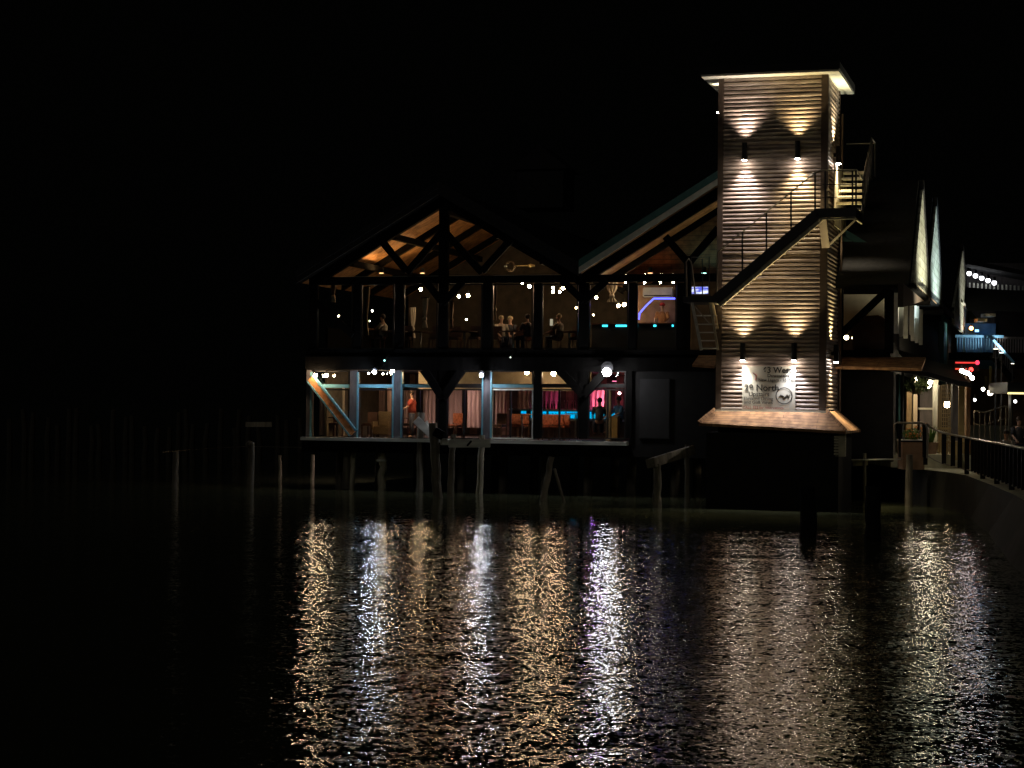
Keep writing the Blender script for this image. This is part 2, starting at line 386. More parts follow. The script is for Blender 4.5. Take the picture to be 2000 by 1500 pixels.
# gable trusses
post(857, 874, 392, 545, name="king_post")
for p, q in (((738, 462), (795, 530)), ((795, 533), (862, 455)), ((868, 452), (942, 533)), ((998, 468), (942, 530)),
             ((865, 592), (832, 550)), ((865, 592), (905, 550)), ((1140, 588), (1098, 548)), ((1140, 588), (1185, 548)),
             ((612, 585), (690, 655)), ((865, 778), (828, 722)), ((865, 778), (903, 722)), ((1140, 772), (1092, 722)), ((1140, 772), (1186, 722)),
             ((1300, 462), (1343, 512)), ((1403, 446), (1345, 514)), ((1740, 560), (1640, 655))):
    brace(p, q, 13 if p[1] < 700 and q[1] < 700 else 15)
post(1336, 1346, 500, 700)
for q in (((828, 722), (903, 722), (865, 775)), ((1092, 722), (1140, 722), (1140, 770))):
    w3 = [B.P(x, y) for x, y in q]; bpart(MB().prism([(p.x, p.z) for p in w3], -.04, .055), 'gusset_board', 'timber')
# balcony fascia and window sill band upper
bpart(MB().box((uL, -.1, B.P(800, 692).z), (uR, -.003, B.P(800, 682).z)), "upper_sill", 'timber')
bpart(MB().box((uL - .05, -.2, zUb - .03), (B.P(1392, 700).x, -.01, zU - .25)), "upper_deck_fascia", 'timber')
# windows
def window(px0, px1, py0, py1, fr_m, mull=(), v=.06, fw=.05, rail=None):
    a = B.P(px0, py1, v); b = B.P(px1, py0, v); z0, z1 = a.z, b.z
    if fr_m in ('timber',): pass
    m = MB(); m.box((a.x, v - .03, z0), (a.x + fw, v + .05, z1)); m.box((b.x - fw, v - .03, z0), (b.x, v + .05, z1))
    m.box((a.x + fw, v - .03, z0), (b.x - fw, v + .05, z0 + fw)); m.box((a.x + fw, v - .03, z1 - fw), (b.x - fw, v + .05, z1))
    f = bpart(m, "window", fr_m)
    for mx in mull:
        x = B.P(mx, py0, v).x; MB().box((x - .03, v - .02, z0 + fw), (x + .03, v + .04, z1 - fw)).build("mullion", 'metal', f)
    MB().box((a.x + fw, v + .005, z0 + fw), (b.x - fw, v + .013, z1 - fw)).build("pane", 'glass', f)
    return f
W = [(p[1], q[0]) for p, q in zip(UP[:-1], UP[1:])]
for i, (a, b) in enumerate(W): window(a, b, 554, 682, 'metal')
Wl = [(607, 683, ()), (698, 768, ()), (784, 856, (820,)), (872, 943, (907,)), (959, 1042, (998,)), (1056, 1131, (1093,)), (1148, 1223, (1187,))]
for a, b, mu in Wl:
    window(a, b, 760, 857, 'white' if a in (959,) else 'metal', mu)
    window(a, b, 724, 752, 'metal')
    aa = B.P(a, 757, 0); bb = B.P(b, 751, 0)
    bpart(MB().box((aa.x, -.02, aa.z), (bb.x, .1, bb.z)), "transom_rail", 'teal' if a in (607, 698, 784, 959) else 'metal')
# gable glass
for u0, ua, u1, za, ze in ((uL + .5, ua1, uV - .5, za1 - .3, zE + .02), (uV + .5, uMid, uR - .3, za2 - .3, zE + .02)):
    f = MB().prism([(u0, ze), (u1, ze), (ua, za - .3)], .1, .108)
    bpart(f, "gable_pane", 'glass')
# cupola on the roof far behind
cu = B.P(1010, 380, 15); cu2 = B.P(1100, 330, 15)
cp = bpart(MB().box((cu.x, 15, cu.z - .6), (cu2.x, 17, cu2.z)), "cupola", 'roof')
MB().prism([(cu.x - .25, cu2.z + .003), (cu2.x + .25, cu2.z + .003), ((cu.x + cu2.x) / 2, cu2.z + 1.1)], 14.8, 17.2).build("cupola_roof", 'roof', cp)

# ---- right part: shingle canopies
def canopy(px0, px1, ytop, ybot, v0, v1, label=None):
    a0 = B.P(px0, ybot, v0); b0 = B.P(px1, ybot, v0); zb = a0.z; zt = zb + .38
    ua, ub = a0.x, b0.x
    o = bpart(MB().add([(ua, v0, zb), (ub, v0, zb - .05), (ub + .0, v1, zt), (ua, v1, zt), (ua, v0, zb - .08), (ub, v0, zb - .13), (ub, v1, zt - .08), (ua, v1, zt - .08)],
              [(0, 1, 2, 3), (7, 6, 5, 4), (0, 4, 5, 1), (1, 5, 6, 2), (2, 6, 7, 3), (3, 7, 4, 0)]), "shingle_canopy", 'shingle')
    return o
canopy(1352, 1396, 697, 712, -1.3, -.02); canopy(1625, 1800, 690, 716, -2.2, -.02)

# ================================================================ SIDE (right) wall, cross gables
us = uR
def sp(px, py, u=None): return B.S(px, py, us if u is None else u)
zse = zE
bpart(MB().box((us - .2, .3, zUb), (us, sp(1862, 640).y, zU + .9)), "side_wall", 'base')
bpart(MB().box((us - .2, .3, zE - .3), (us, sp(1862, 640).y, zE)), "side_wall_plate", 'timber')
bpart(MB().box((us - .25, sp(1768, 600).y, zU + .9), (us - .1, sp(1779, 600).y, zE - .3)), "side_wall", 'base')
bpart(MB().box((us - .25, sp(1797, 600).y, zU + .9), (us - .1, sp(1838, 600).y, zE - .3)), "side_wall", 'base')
def side_window(x0, x1, yt0, yb0):
    a = sp(x0, yb0); b = sp(x1, yb0); zt = sp(x0, yt0).z; zb = a.z; f = MB(); fw = .3
    n = 3
    for k in range(n):
        y = a.y + (b.y - a.y) * k / (n - 1)
        f.box((us - .05, y - fw / 2, zb), (us + .14, y + fw / 2, zt))
    f.box((us - .05, a.y + fw / 2 + .002, zt - .5), (us + .1, (a.y + b.y) / 2 - fw / 2 - .002, zt))
    o = bpart(f, "side_window", 'white')
    MB().box((us - .02, a.y, zb), (us - .012, b.y, zt)).build("pane", 'glass', o)
side_window(1746.5, 1765, 543, 652); side_window(1779, 1795, 592, 666)
# cross gables
ug = us + .9
def cross(pxa, pxb, ybase, pxap, yap, m='gable_white', tint=None):
    a = B.S(pxa, ybase, ug); b = B.S(pxb, ybase, ug); ap = B.S(pxap, yap, ug)
    zb = a.z; mid = (a.y + b.y) / 2
    o = bpart(MB().prismx([(a.y, zb), (b.y, zb), (mid, ap.z)], ug - .12, ug), "cross_gable", m)
    MB().add([(ug - .14, a.y - .3, zb - .2), (ug - .14, mid, ap.z + .18), (us - 2.5, mid, ap.z + .18), (us - 2.5, a.y - .3, zb - .2)], [(0, 1, 2, 3)]).build("gable_roof", 'roof', o)
    mbr = MB().prismx([(b.y + .35, zb - .3), (b.y + .05, zb - .3), (mid, ap.z - .0), (mid, ap.z + .35)], us - 2.5, ug + .04); mbr.build("gable_roof", 'roof', o)
    MB().prismx([(a.y, zb), (a.y - .4, zb - .1), (mid - .02, ap.z + .35), (mid - .02, ap.z + .02)], us - 2.5, ug - .14).build("gable_roof", 'roof', o)
    MB().box((us + .01, a.y, zb - .12), (ug - .01, b.y, zb - .01)).build("gable_soffit", 'timber', o)
    return a, b, zb
g1 = cross(1785, 1815, 552, 1803, 372); g2 = cross(1812, 1841, 572, 1830, 405); g3 = cross(1864, 1893, 600, 1886, 500)
# hanging gable box of the third gable, and knee bracket under the first
a = B.S(1864, 634, ug); b = B.S(1893, 634, ug)
bpart(MB().box((ug - .12, a.y, B.S(1864, 634, ug).z), (ug, b.y, g3[2] - .02)), "gable_panel", 'gable_white')
a = B.S(1773, 553, ug); b = B.S(1812, 553, ug)
bpart(MB().prismx([(a.y, a.z), (b.y, a.z), (a.y, B.S(1773, 600, ug).z)], ug - .3, ug - .13), "knee_bracket", 'corner')
# teal corner post, soffit and glittering lattice column
a = sp(1838, 600); c1 = sp(1844, 600)
bpart(MB().box((us - .1, a.y, zUb), (us + .15, c1.y, zE)), "corner_post", 'deep_teal')
a = sp(1841, 592); c1 = sp(1874, 592)
bpart(MB().box((us - .3, a.y, a.z + .02), (us + 1.0, c1.y, a.z + .12)), "porch_soffit", 'white')
def lattice(name, m, u, ya, yb, z0, z1, parent, pitch=.55, t=.09):
    f = MB(); k = 0
    L = yb - ya; Hh = z1 - z0; s = -Hh
    while s < L:
        for sg in (1, -1):
            p0 = max(0, s); p1 = min(L, s + Hh)
            if p1 - p0 > .1:
                zz0 = p0 - s; zz1 = p1 - s
                A = (u + (.03 if sg > 0 else 0), ya + p0, z0 + zz0) if sg > 0 else (u, yb - p0, z0 + zz0)
                Bq = (u + (.03 if sg > 0 else 0), ya + p1, z0 + zz1) if sg > 0 else (u, yb - p1, z0 + zz1)
                f.bar(A, Bq, t, .02, side=(1, 0, 0))
        s += pitch
    f.box((u - .03, ya - .1, z0), (u + .05, ya, z1)); f.box((u - .03, yb, z0), (u + .05, yb + .1, z1))
    return f.build(name, m, parent)
a = sp(1846, 700); c1 = sp(1861, 700)
lattice("porch_lattice", 'cream', us + .1, a.y, c1.y, zUb, B.S(1850, 600, us).z, bld, 1.1, .2)
bpart(MB().box((us - .1, c1.y + .3, zF - .5), (us + .2, c1.y + 1.3, zE)), "corner_post", 'tan')
# big dark roof running back
bpart(MB().add([(uMid, DEP, za2 + .2), (uMid, 48, za2 + .2), (us + .8, 48, zE + .05), (us + .8, DEP, zE + .05)], [(0, 1, 2, 3)]), "rear_roof", 'roof')
bpart(MB().box((us - 6, sp(1862, 640).y, zF), (us - .3, sp(1862, 640).y + .2, zE)), "rear_wall", 'base')
bpart(MB().box((uMid - 2, DEP + .3, zU), (us - .3, DEP + .5, zE)), "partition_wall", 'cream')

# ================================================================ TOWER
tw = thing("siding_tower", "tall square stair tower clad in horizontal tan lap siding under a flat overhanging roof", "tower", T.O, T.yaw)
wT = T.P(1614, 500).x; dT = 3.3
zT0 = T.P(1500, 803).z; zT1 = T.P(1500, 150).z
print("tower width", wT, zT0, zT1)
def siding(mb, A, Bp, out, z0, z1, pitch, dep, segs=14):
    A = Vector(A); Bp = Vector(Bp); out = Vector(out); n = int(round((z1 - z0) / pitch)); pitch = (z1 - z0) / n
    prof = [(0, 0), (.06, .5), (.18, .8), (.36, .97), (.5, 1), (.66, .93), (.82, .7), (.93, .4), (1, 0)]
    ph = [random.uniform(0, 6) for _ in range(n)]
    vs = []; fs = []
    rows = []
    for i in range(n):
        dd = dep * random.uniform(.85, 1.12)
        for (t, o) in prof:
            row = []
            for k in range(segs + 1):
                s = k / segs; p = A.lerp(Bp, s)
                wob = .004 * math.sin(ph[i] + s * 9) + .002 * math.sin(ph[i] * 3 + s * 31)
                zz = z0 + (i + t) * pitch + (wob if 0 < t < 1 else 0)
                row.append(len(vs)); vs.append(p + out * (dd * o) + Vector((0, 0, zz)))
            rows.append(row)
    for r0, r1 in zip(rows[:-1], rows[1:]):
        for k in range(segs): fs.append((r0[k], r0[k + 1], r1[k + 1], r1[k]))
    mb.add(vs, fs)
core = MB().box((.06, .06, -.8), (wT - .06, dT - .06, zT1)); core.build("tower_core", 'base', tw)
s = MB(); siding(s, (.16, .055, 0), (wT - .2, .055, 0), (0, -1, 0), zT0, zT1, .135, .062); s.build("front_siding", 'siding', tw)
s = MB(); siding(s, (wT - .055, .16, 0), (wT - .055, dT - .1, 0), (1, 0, 0), zT0, zT1, .135, .062); s.build("side_siding", 'siding', tw)
s = MB(); siding(s, (.055, dT - .1, 0), (.055, .16, 0), (-1, 0, 0), zT0, zT1, .135, .062); s.build("side_siding", 'siding', tw)
for (x0, x1, y0, y1) in ((-.02, .158, -.03, .158), (wT - .198, wT + .02, -.03, .158), (wT - .12, wT + .02, dT - .098, dT + .02), (-.02, .12, dT - .098, dT + .02)):
    MB().box((x0, y0, zT0), (x1, y1, zT1 - .002)).build("corner_board", 'corner', tw)
rf = MB().box((-.5, -.5, zT1), (wT + .4, dT + .6, zT1 + .06)).build("roof_soffit", 'white', tw)
MB().box((-.56, -.56, zT1 + .01), (wT + .46, dT + .66, zT1 + .3)).build("roof", 'roof', tw) if False else None
MB().box((-.53, -.53, zT1 + .062), (wT + .43, dT + .63, zT1 + .3)).build("flat_roof", 'roof', tw)
# base skirt
e0 = T.P(1365, 826, -.75); e1 = T.P(1652, 842, -.75); zt = zT0 + .02
sk = MB(); xs0, xs1 = e0.x, e1.x; z0s, z1s = e0.z, e1.z
sk.add([(xs0, -.75, z0s), (xs1, -.75, z1s), (wT + .04, .0, zt), (-.04, .0, zt), (xs1, dT + .4, z1s), (wT + .04, dT, zt), (xs0, dT + .4, z0s), (-.04, dT, zt),
        (xs0, -.75, z0s - .09), (xs1, -.75, z1s - .09), (xs1, dT + .4, z1s - .09), (xs0, dT + .4, z0s - .09)],
       [(0, 1, 2, 3), (1, 4, 5, 2), (6, 0, 3, 7), (0, 8, 9, 1), (1, 9, 10, 4), (6, 11, 8, 0), (8, 11, 10, 9)])
sk.build("skirt_roof", 'shingle', tw)
for A_, B_ in (((xs1, -.76, z1s + .03), (wT + .04, -.01, zt + .03)), ((xs0, -.76, z0s + .03), (-.04, -.01, zt + .03))):
    MB().bar(A_, B_, .1, .04).build("hip_cap", 'shingle', tw)
MB().box((-.04, -.075, zT0 - .05), (wT + .04, .05, zT0 + .03)).build("base_trim", 'white', tw)
MB().box((xs0 + .2, -.5, -.6), (xs1 - .25, dT, min(z0s, z1s) - .1)).build("tower_base", 'base', tw)
v_ = MB()
for k in range(7):
    v_.box((wT + .35, -.52, z1s - .15 - k * .09 - .06), (xs1 - .03, -.5, z1s - .15 - k * .09))
v_.box((wT + .38, -.5, z1s - .8), (xs1 - .05, -.2, z1s - .1)); v_.build("vent_louvre", 'galv', tw)
# downpipe on the right side
MB().tube([(wT + .12, dT - .3, zT1 - .8), (wT + .12, dT - .3, zT0)], .035, 8).build("downpipe", 'corner', tw)

# sconces
lamp_glow_w = glow("sconce_lens_glow", (1, .86, .72), 120)
def sconce(loc, label, out, colup, coldn, eup, edn, yaw, szdn=90, szup=92):
    t = thing("wall_sconce", label, "wall lamp", loc, yaw, "cylinder sconces on the tower")
    out = Vector(out); c = out * .17; L = .28
    MB().tube([c + Vector((0, 0, -L)), c + Vector((0, 0, L))], .085, 16, cap=False).build("shade", 'black', t, smooth=True)
    MB().ball(c + Vector((0, 0, -L)), .078, 14, 8, (1, 1, .42)).build("lens", lamp_glow_w, t, smooth=True)
    MB().tube([c + Vector((0, 0, L - .02)), c + Vector((0, 0, L))], .08, 16).build("lens", lamp_glow_w, t) if False else None
    MB().bar(out * .01, out * .1, .06, .12, side=(0, 0, 1)).build("bracket", 'black', t)
    for nm, zz, rx, col, e, sz in (("down_light", -L - .05, 0, coldn, edn, szdn), ("up_light", L + .03, math.pi, colup, eup, szup)):
        d = bpy.data.lights.new(nm, 'SPOT'); d.energy = e; d.color = col; d.spot_size = R(sz); d.spot_blend = 1.0; d.shadow_soft_size = .075
        o = bpy.data.objects.new(nm, d); C.objects.link(o); o.parent = t; o.location = c + Vector((0, 0, zz)); o.rotation_euler = (rx, 0, 0)
    return t
def tp(px, py): return T.P(px, py, -.05)
for (px, py, lab, cu_, cd_, eu, ed) in (
    (1456, 297, "upper sconce over the left half of the tower's siding, pinkish white beam", (1, .82, .68), (1, .84, .76), 260, 420),
    (1559, 294, "upper sconce over the stair handrail on the tower's siding, yellow beam", (1, .76, .38), (1, .8, .46), 230, 430),
    (1452, 687, "lower sconce above the left edge of the vinyl banner", (1, .8, .48), (1, .93, .84), 230, 230),
    (1552, 687, "lower sconce above the right edge of the vinyl banner", (1, .78, .44), (.97, .95, 1), 230, 250)):
    p = tp(px, py); sconce(T.W(p.x, -.05, p.z), lab, (0, -1, 0), cu_, cd_, eu * 1.1, ed * 1.4, T.yaw)
p = T.P(1636, 303, 1.6); sconce(T.W(wT + .0, 1.6, T.P(1630, 303, 1.6).z), "sconce on the tower's narrow right side above the second stair flight", (1, 0, 0), (1, .85, .5), (1, .82, .55), 500, 900, T.yaw)
sconce(T.W(wT, 1.4, T.P(1630, 690, 1.4).z), "sconce low on the tower's narrow right side above the shingle canopy", (1, 0, 0), (1, .85, .4), (1, .82, .5), 500, 600, T.yaw)
sconce(T.W(0, 1.0, T.P(1400, 203, 1.0).z), "sconce high on the tower's left side under the roof", (-1, 0, 0), (1, .85, .6), (1, .85, .6), 60, 60, T.yaw)

# banner
def text_mesh(txt, size, name, m, parent, loc, bold=0.0, align='CENTER'):
    cu = bpy.data.curves.new("txt", 'FONT'); cu.body = txt; cu.size = size; cu.align_x = align; cu.offset = bold; cu.extrude = .0008
    o = bpy.data.objects.new("txt", cu); C.objects.link(o); bpy.context.view_layer.update()
    me = bpy.data.meshes.new_from_object(o.evaluated_get(bpy.context.evaluated_depsgraph_get())); bpy.data.objects.remove(o)
    me.materials.clear(); me.materials.append(M[m]); k = bpy.data.objects.new(name, me); C.objects.link(k)
    k.parent = parent; k.location = loc; k.rotation_euler = (R(90), 0, 0); return k
a = T.P(1449, 803, -.06); b = T.P(1554, 716, -.06)
bn = thing("vinyl_banner", "wrinkled pale vinyl banner with black lettering, hung on the tower between the lower sconces", "banner", T.W(a.x, -.06, a.z), T.yaw)
bw = b.x - a.x; bh = b.z - a.z
vs = []; fs = []; NX, NZ = 30, 24
for j in range(NZ + 1):
    for i in range(NX + 1):
        x = i / NX; z = j / NZ
        wr = .003 * math.sin(7 * (x + z) + 2 * z) * (1 - abs(2 * x - 1) ** 3) + .003 * math.exp(-((x - z * -.6 - .75) * 9) ** 2) + .001 * math.sin(18 * (x * .6 - z))
        vs.append((x * bw, -.006 - wr, z * bh))
for j in range(NZ):
    for i in range(NX):
        q = j * (NX + 1) + i; fs.append((q, q + 1, q + NX + 2, q + NX + 1))
k = len(vs); vs += [(0, .012, 0), (bw, .012, 0), (bw, .012, bh), (0, .012, bh)]; fs.append((k, k + 3, k + 2, k + 1))
MB().add(vs, fs).build("sheet", 'banner', bn, smooth=True)
yy = -.0145
for txt, x, z, sz, m, bo in (("63 West", .66, .86, .26, 'ink', .006), ("Downstairs", .68, .765, .15, 'ink', .003), ("New Lagers - 15 Taps", .66, .67, .135, 'ink', .002),
                          ("29 North", .37, .46, .29, 'ink', .003), ("Upstairs", .32, .34, .2, 'ink', .001), ("Elevated Dining", .31, .25, .15, 'ink', .0),
                          ("and Gulf Views", .31, .165, .15, 'ink', .0), ("CALL 352 for reservations", .4, .055, .12, 'red_ink', .0)):
    text_mesh(txt, sz, "lettering", m, bn, (x * bw, yy, z * bh), bo)
ring = MB(); cx, cz, rr = .79 * bw, .35 * bh, .255; n = 32
pts = [(cx + rr * math.cos(6.2832 * i / n), yy, cz + rr * math.sin(6.2832 * i / n)) for i in range(n + 1)]
rv = []; rf_ = []
for i in range(n):
    t_ = 6.2832 * i / n
    rv += [(cx + (rr + d_) * math.cos(t_), yy, cz + (rr + d_) * math.sin(t_)) for d_ in (-.014, .014)]
    j_ = (i + 1) % n; rf_.append((2 * i, 2 * i + 1, 2 * j_ + 1, 2 * j_))
ring.add(rv, rf_)
ring.build("round_logo", 'ink', bn)
MB().tube([(cx - .16, yy, cz - .03), (cx - .1, yy, cz + .03), (cx - .03, yy, cz), (cx + .03, yy, cz - .05), (cx + .1, yy, cz + .05), (cx + .14, yy, cz - .02), (cx + .18, yy, cz + .04)], .009, 5).build("logo_squiggle", 'ink', bn)
MB().tube([(.2 * bw, yy, .86 * bh), (.27 * bw, yy, .8 * bh), (.25 * bw, yy, .7 * bh)], .012, 5).build("logo_squiggle", 'red_ink', bn)

# ================================================================ STAIRS on the tower
st = thing("outdoor_stair", "black steel stair climbing across the tower front to a railed landing at its right corner", "staircase", T.O, T.yaw)
V = -.95                                          # outer stringer plane
p0 = T.P(1396, 586, V); p1 = T.P(1597, 416, V); p2 = T.P(1672, 414, V)
MB().bar(p0, p1, .3, .06).build("stringer", 'metal', st)
q0 = T.P(1396, 586, V); 
MB().bar((p0.x, -.1, p0.z), (p1.x, -.1, p1.z), .26, .05).build("stringer", 'metal', st)
MB().box((p1.x - .05, V - .03, p1.z - .14), (p2.x, V + .03, p1.z + .14)).build("landing_beam", 'metal', st)
MB().box((p2.x - .06, V + .031, p1.z - .14), (p2.x, 1.0, p1.z + .14)).build("landing_beam", 'metal', st)
MB().box((p1.x, V + .032, p1.z + .05), (p2.x - .061, -.08, p1.z + .1)).build("landing_deck", 'metal', st)
MB().box((wT + .08, -.078, p1.z + .05), (p2.x - .061, 1.0, p1.z + .1)).build("landing_deck", 'metal', st)
nst = 17
for i in range(nst):
    t = (i + .5) / nst; x = p0.x + (p1.x - p0.x) * t; z = p0.z + (p1.z - p0.z) * t
    MB().box((x - .13, V + .032, z - .19), (x + .13, -.128, z - .15)).build("tread", 'galv', st)
# pale underside channel following the flight
dz = (p1 - p0).normalized(); nn_ = Vector((dz.z, 0, -dz.x))
MB().bar(p0 + nn_ * .215 + Vector((0, .1, 0)), p1 + nn_ * .215 + Vector((0, .1, 0)), .13, .14).build("underside_channel", 'galv', st)
for i in range(11):
    P_ = p0.lerp(p1, (i + .7) / 11) + nn_ * .215 + Vector((0, .02, 0)); MB().bar(P_ - nn_ * .066, P_ + nn_ * .066, .03, .02).build("channel_rib", 'white', st)
# rail
def rail_pts(px, py, v): return T.P(px, py, v)
r0 = T.P(1402, 492, V); r1 = T.P(1592, 337, V)
MB().tube([T.P(1400, 582, V), r0, r1, T.P(1602, 333, V), T.P(1672, 332, V)], .026, 8).build("handrail", 'pale_rail', st)
for px in (1450, 1497, 1545, 1592):
    t = (px - 1402) / 190; yt = 492 - 155 * t + 1; yb = 585 - 170 * (px - 1396) / 201 
    MB().bar(T.P(px, yt, V), T.P(px, yb, V), .055, .03).build("baluster", 'metal', st)
for px in (1612, 1665, 1672):
    MB().bar(T.P(px, 333, V), T.P(px, 412, V), .055, .03).build("baluster", 'metal', st)
for f in (.35, .68):
    MB().bar(T.P(1605, 333 + f * 78, V), T.P(1672, 333 + f * 78, V), .02, .02).build("mid_rail", 'metal', st)
# second flight up the tower's right side
n2 = 7; zs = p1.z + .1; ze_ = T.P(1650, 335, 3.2).z
MB().box((wT + .1, 1.0, zs - .3), (wT + .12, 4.4, ze_)).build("wall_string", 'galv', st)
for i in range(n2):
    z = zs + (ze_ - zs) * (i + 1) / n2; y = 1.0 + 2.6 * i / n2
    MB().box((wT + .13, y, z - .07), (p2.x - .08, y + .3, z)).build("tread", 'galv', st)
MB().bar((p2.x - .04, 1.0, zs), (p2.x - .04, 3.9, ze_ + .2), .22, .05, side=(1, 0, 0)).build("stringer", 'metal', st)
MB().box((wT + .02, 3.7, ze_ - .15), (p2.x, 5.0, ze_)).build("landing_deck", 'metal', st)
hz = 1.15
MB().tube([(p2.x, V, T.P(1672, 332, V).z), (p2.x, 1.0, zs + hz), (p2.x, 3.7, ze_ + hz), (p2.x, 4.9, ze_ + hz), (p2.x, 4.9, ze_)], .028, 8).build("handrail", 'pale_rail', st)
MB().tube([(wT + .05, 4.9, ze_ + hz), (p2.x, 4.9, ze_ + hz)], .022, 8).build("handrail", 'pale_rail', st)
for k_ in range(6):
    t = k_ / 5; y = 1.0 + 2.7 * t; z = zs + (ze_ - zs) * t
    MB().bar((p2.x, y, z), (p2.x, y, z + hz), .05, .03).build("baluster", 'metal', st)
# outrigger frame and pale strut below the landing
MB().bar(T.P(1606, 426, V + .1), T.P(1613, 483, -.1), .24, .07).build("strut", 'cream', st)
MB().bar(T.P(1600, 428, V), T.P(1670, 427, V), .05, .05).build("outrigger", 'galv', st)
MB().bar(T.P(1671, 429, V), T.P(1616, 482, -.1), .055, .05).build("outrigger", 'galv', st)
MB().bar(T.P(1670, 427, V), (p2.x + .02, .6, T.P(1670, 427, V).z), .05, .05).build("outrigger", 'galv', st)
# lower landing, its rails, strut
l0 = T.P(1334, 583, V); l1 = T.P(1398, 583, V)
MB().box((l0.x, V, l0.z - .12), (l1.x, .6, l0.z + .08)).build("lower_landing", 'metal', st)
MB().bar(T.P(1389, 590, V + .2), T.P(1399, 642, -.05), .16, .07).build("strut", 'galv', st)
MB().tube([T.P(1341, 580, V), T.P(1340, 512, V), T.P(1345, 505, V), T.P(1350, 512, V), T.P(1358, 575, V)], .026, 8).build("handrail", 'pale_rail', st)
MB().tube([T.P(1385, 578, V), T.P(1385, 502, V), T.P(1350, 503, V)], .02, 6).build("handrail", 'metal', st)
for px in (1350, 1372): MB().bar(T.P(px, 505, V), T.P(px, 578, V), .03, .03).build("baluster", 'metal', st)
# short flight down to the deck
a = T.P(1352, 592, V); b = T.P(1370, 684, V)
MB().bar(a, b, .09, .05).build("stringer", 'plank', st)
MB().bar(T.P(1388, 596, V), T.P(1402, 684, V), .07, .05).build("stringer", 'galv', st)
for k_, py in enumerate((615, 632, 648, 664, 679)):
    xa = 1352 + 18 * (py - 592) / 92
    c = T.P(xa, py, V); d = T.P(1397, py, V); MB().box((c.x, V + .03, c.z - .03), (d.x, V + .32, c.z)).build("tread", 'plank', st)
MB().tube([T.P(1350, 590, V), T.P(1386, 632, V)], .018, 6).build("handrail", 'pale_rail', st)
# ================================================================ PILINGS and old dock timbers
def pile(label, px_top, py_top, px_bot, py_bot, wpx, m='pile', group=None, name="dock_piling", parts=None, rough=.06, yoff=0.0):
    """py_bot is the waterline; the pile stands where that pixel meets the water"""
    b0 = atZ(px_bot, py_bot, 0); Y = b0.y; t0 = atY(px_top, py_top, Y + yoff)
    s = Y / FPX; r = wpx * s / 2
    pts = []; rad = []; n = 9
    for i in range(n):
        t = i / (n - 1); p = Vector((b0.x, b0.y, -.6)).lerp(t0, t)
        p += Vector((random.uniform(-1, 1), random.uniform(-1, 1), 0)) * r * rough * 2.5
        pts.append(p); rad.append(r * (1.08 - .2 * t + random.uniform(-rough, rough)))
    base = Vector((b0.x, b0.y, 0))
    t = thing(name, label, "piling", base, 0, group)
    MB().tube([p - base for p in pts], rad, 12).build("post", m, t, smooth=False)
    return t, base, s, r, t0 - base
def ppl(px, py, base): return atY(px, py, base.y) - base

t, bs, s, r, tp_ = pile("tall weathered piling with a small square cap beam, under the orange brace", 691, 868, 685, 956, 11, 'pile_l')
MB().box(ppl(686, 876, bs), ppl(704, 873, bs) + Vector((0, .12, 0))).build("cap_board", 'plank', t)
MB().tube([ppl(678, 880, bs), ppl(676, 955, bs)], [.12, .17], 10).build("post", 'pile', t)
MB().bar(ppl(680, 876, bs) + Vector((0, -.16, 0)), ppl(706, 879, bs) + Vector((0, -.16, 0)), .07, .08).build("cap_board", 'plank', t)
t, bs, s, r, tp_ = pile("thick shaggy bark covered piling between two windows, rope collar halfway up", 747, 866, 745, 958, 17, 'pile_l', rough=.14)
MB().tube([Vector((0, 0, tp_.z * .62)), Vector((0, 0, tp_.z * .66))], r * 1.25, 12).build("collar", 'plank', t)
t, bs, s, r, tp_ = pile("tall straight piling holding the top of the slanted plank, spike on its cap", 822, 806, 819, 961, 15, 'pile')
MB().tube([tp_, tp_ + Vector((0, 0, .25))], [.03, .008], 6).build("spike", 'metal', t)
t, bs, s, r, tp_ = pile("dark thick leaning piling in the middle of the broken dock frame", 845, 826, 858, 972, 19, 'pile')
MB().bar(ppl(848, 842, bs), ppl(866, 852, bs), .3, .3).build("cleat_block", 'timber', t)
t, bs, s, r, tp_ = pile("slightly leaning piling carrying the left end of the grey crosspiece", 885, 848, 878, 971, 13, 'pile')
b3 = bs
t, bs, s, r, tp_ = pile("pale topped piling carrying the right end of the grey crosspiece", 942, 850, 935, 965, 13, 'pile_l')
def plank(label, a, b, w, Y, d=.14, m='plank', name="dock_plank", cat="plank", dy=0.0, group=None):
    A = atY(*a, Y); Bq = atY(*b, Y + dy); mid = (A + Bq) / 2
    o = MB().bar(A - mid, Bq - mid, w, d).build(name, m, None, loc=mid, bevel=.012); tag(o, label, cat, group); return o
Yd = b3.y - .42
plank("pale slanted plank nailed from the spiked piling down to the leaning one", (812, 819), (846, 851), .3, atZ(819, 961, 0).y - .25)
plank("weathered grey crosspiece with a dark diagonal gap, joining two pilings", (876, 866), (958, 866), .28, Yd)
plank("short grey plank stub left of the crosspiece, behind it", (860, 863), (876, 863), .22, Yd + .25)
plank("pale board stub standing upright between the spiked and the leaning piling", (833, 822), (838, 838), .1, atZ(819, 961, 0).y - .1)
plank("dark diagonal strap across the grey crosspiece", (912, 871), (921, 861), .07, Yd - .09, .02, 'base', "strap", "strap")
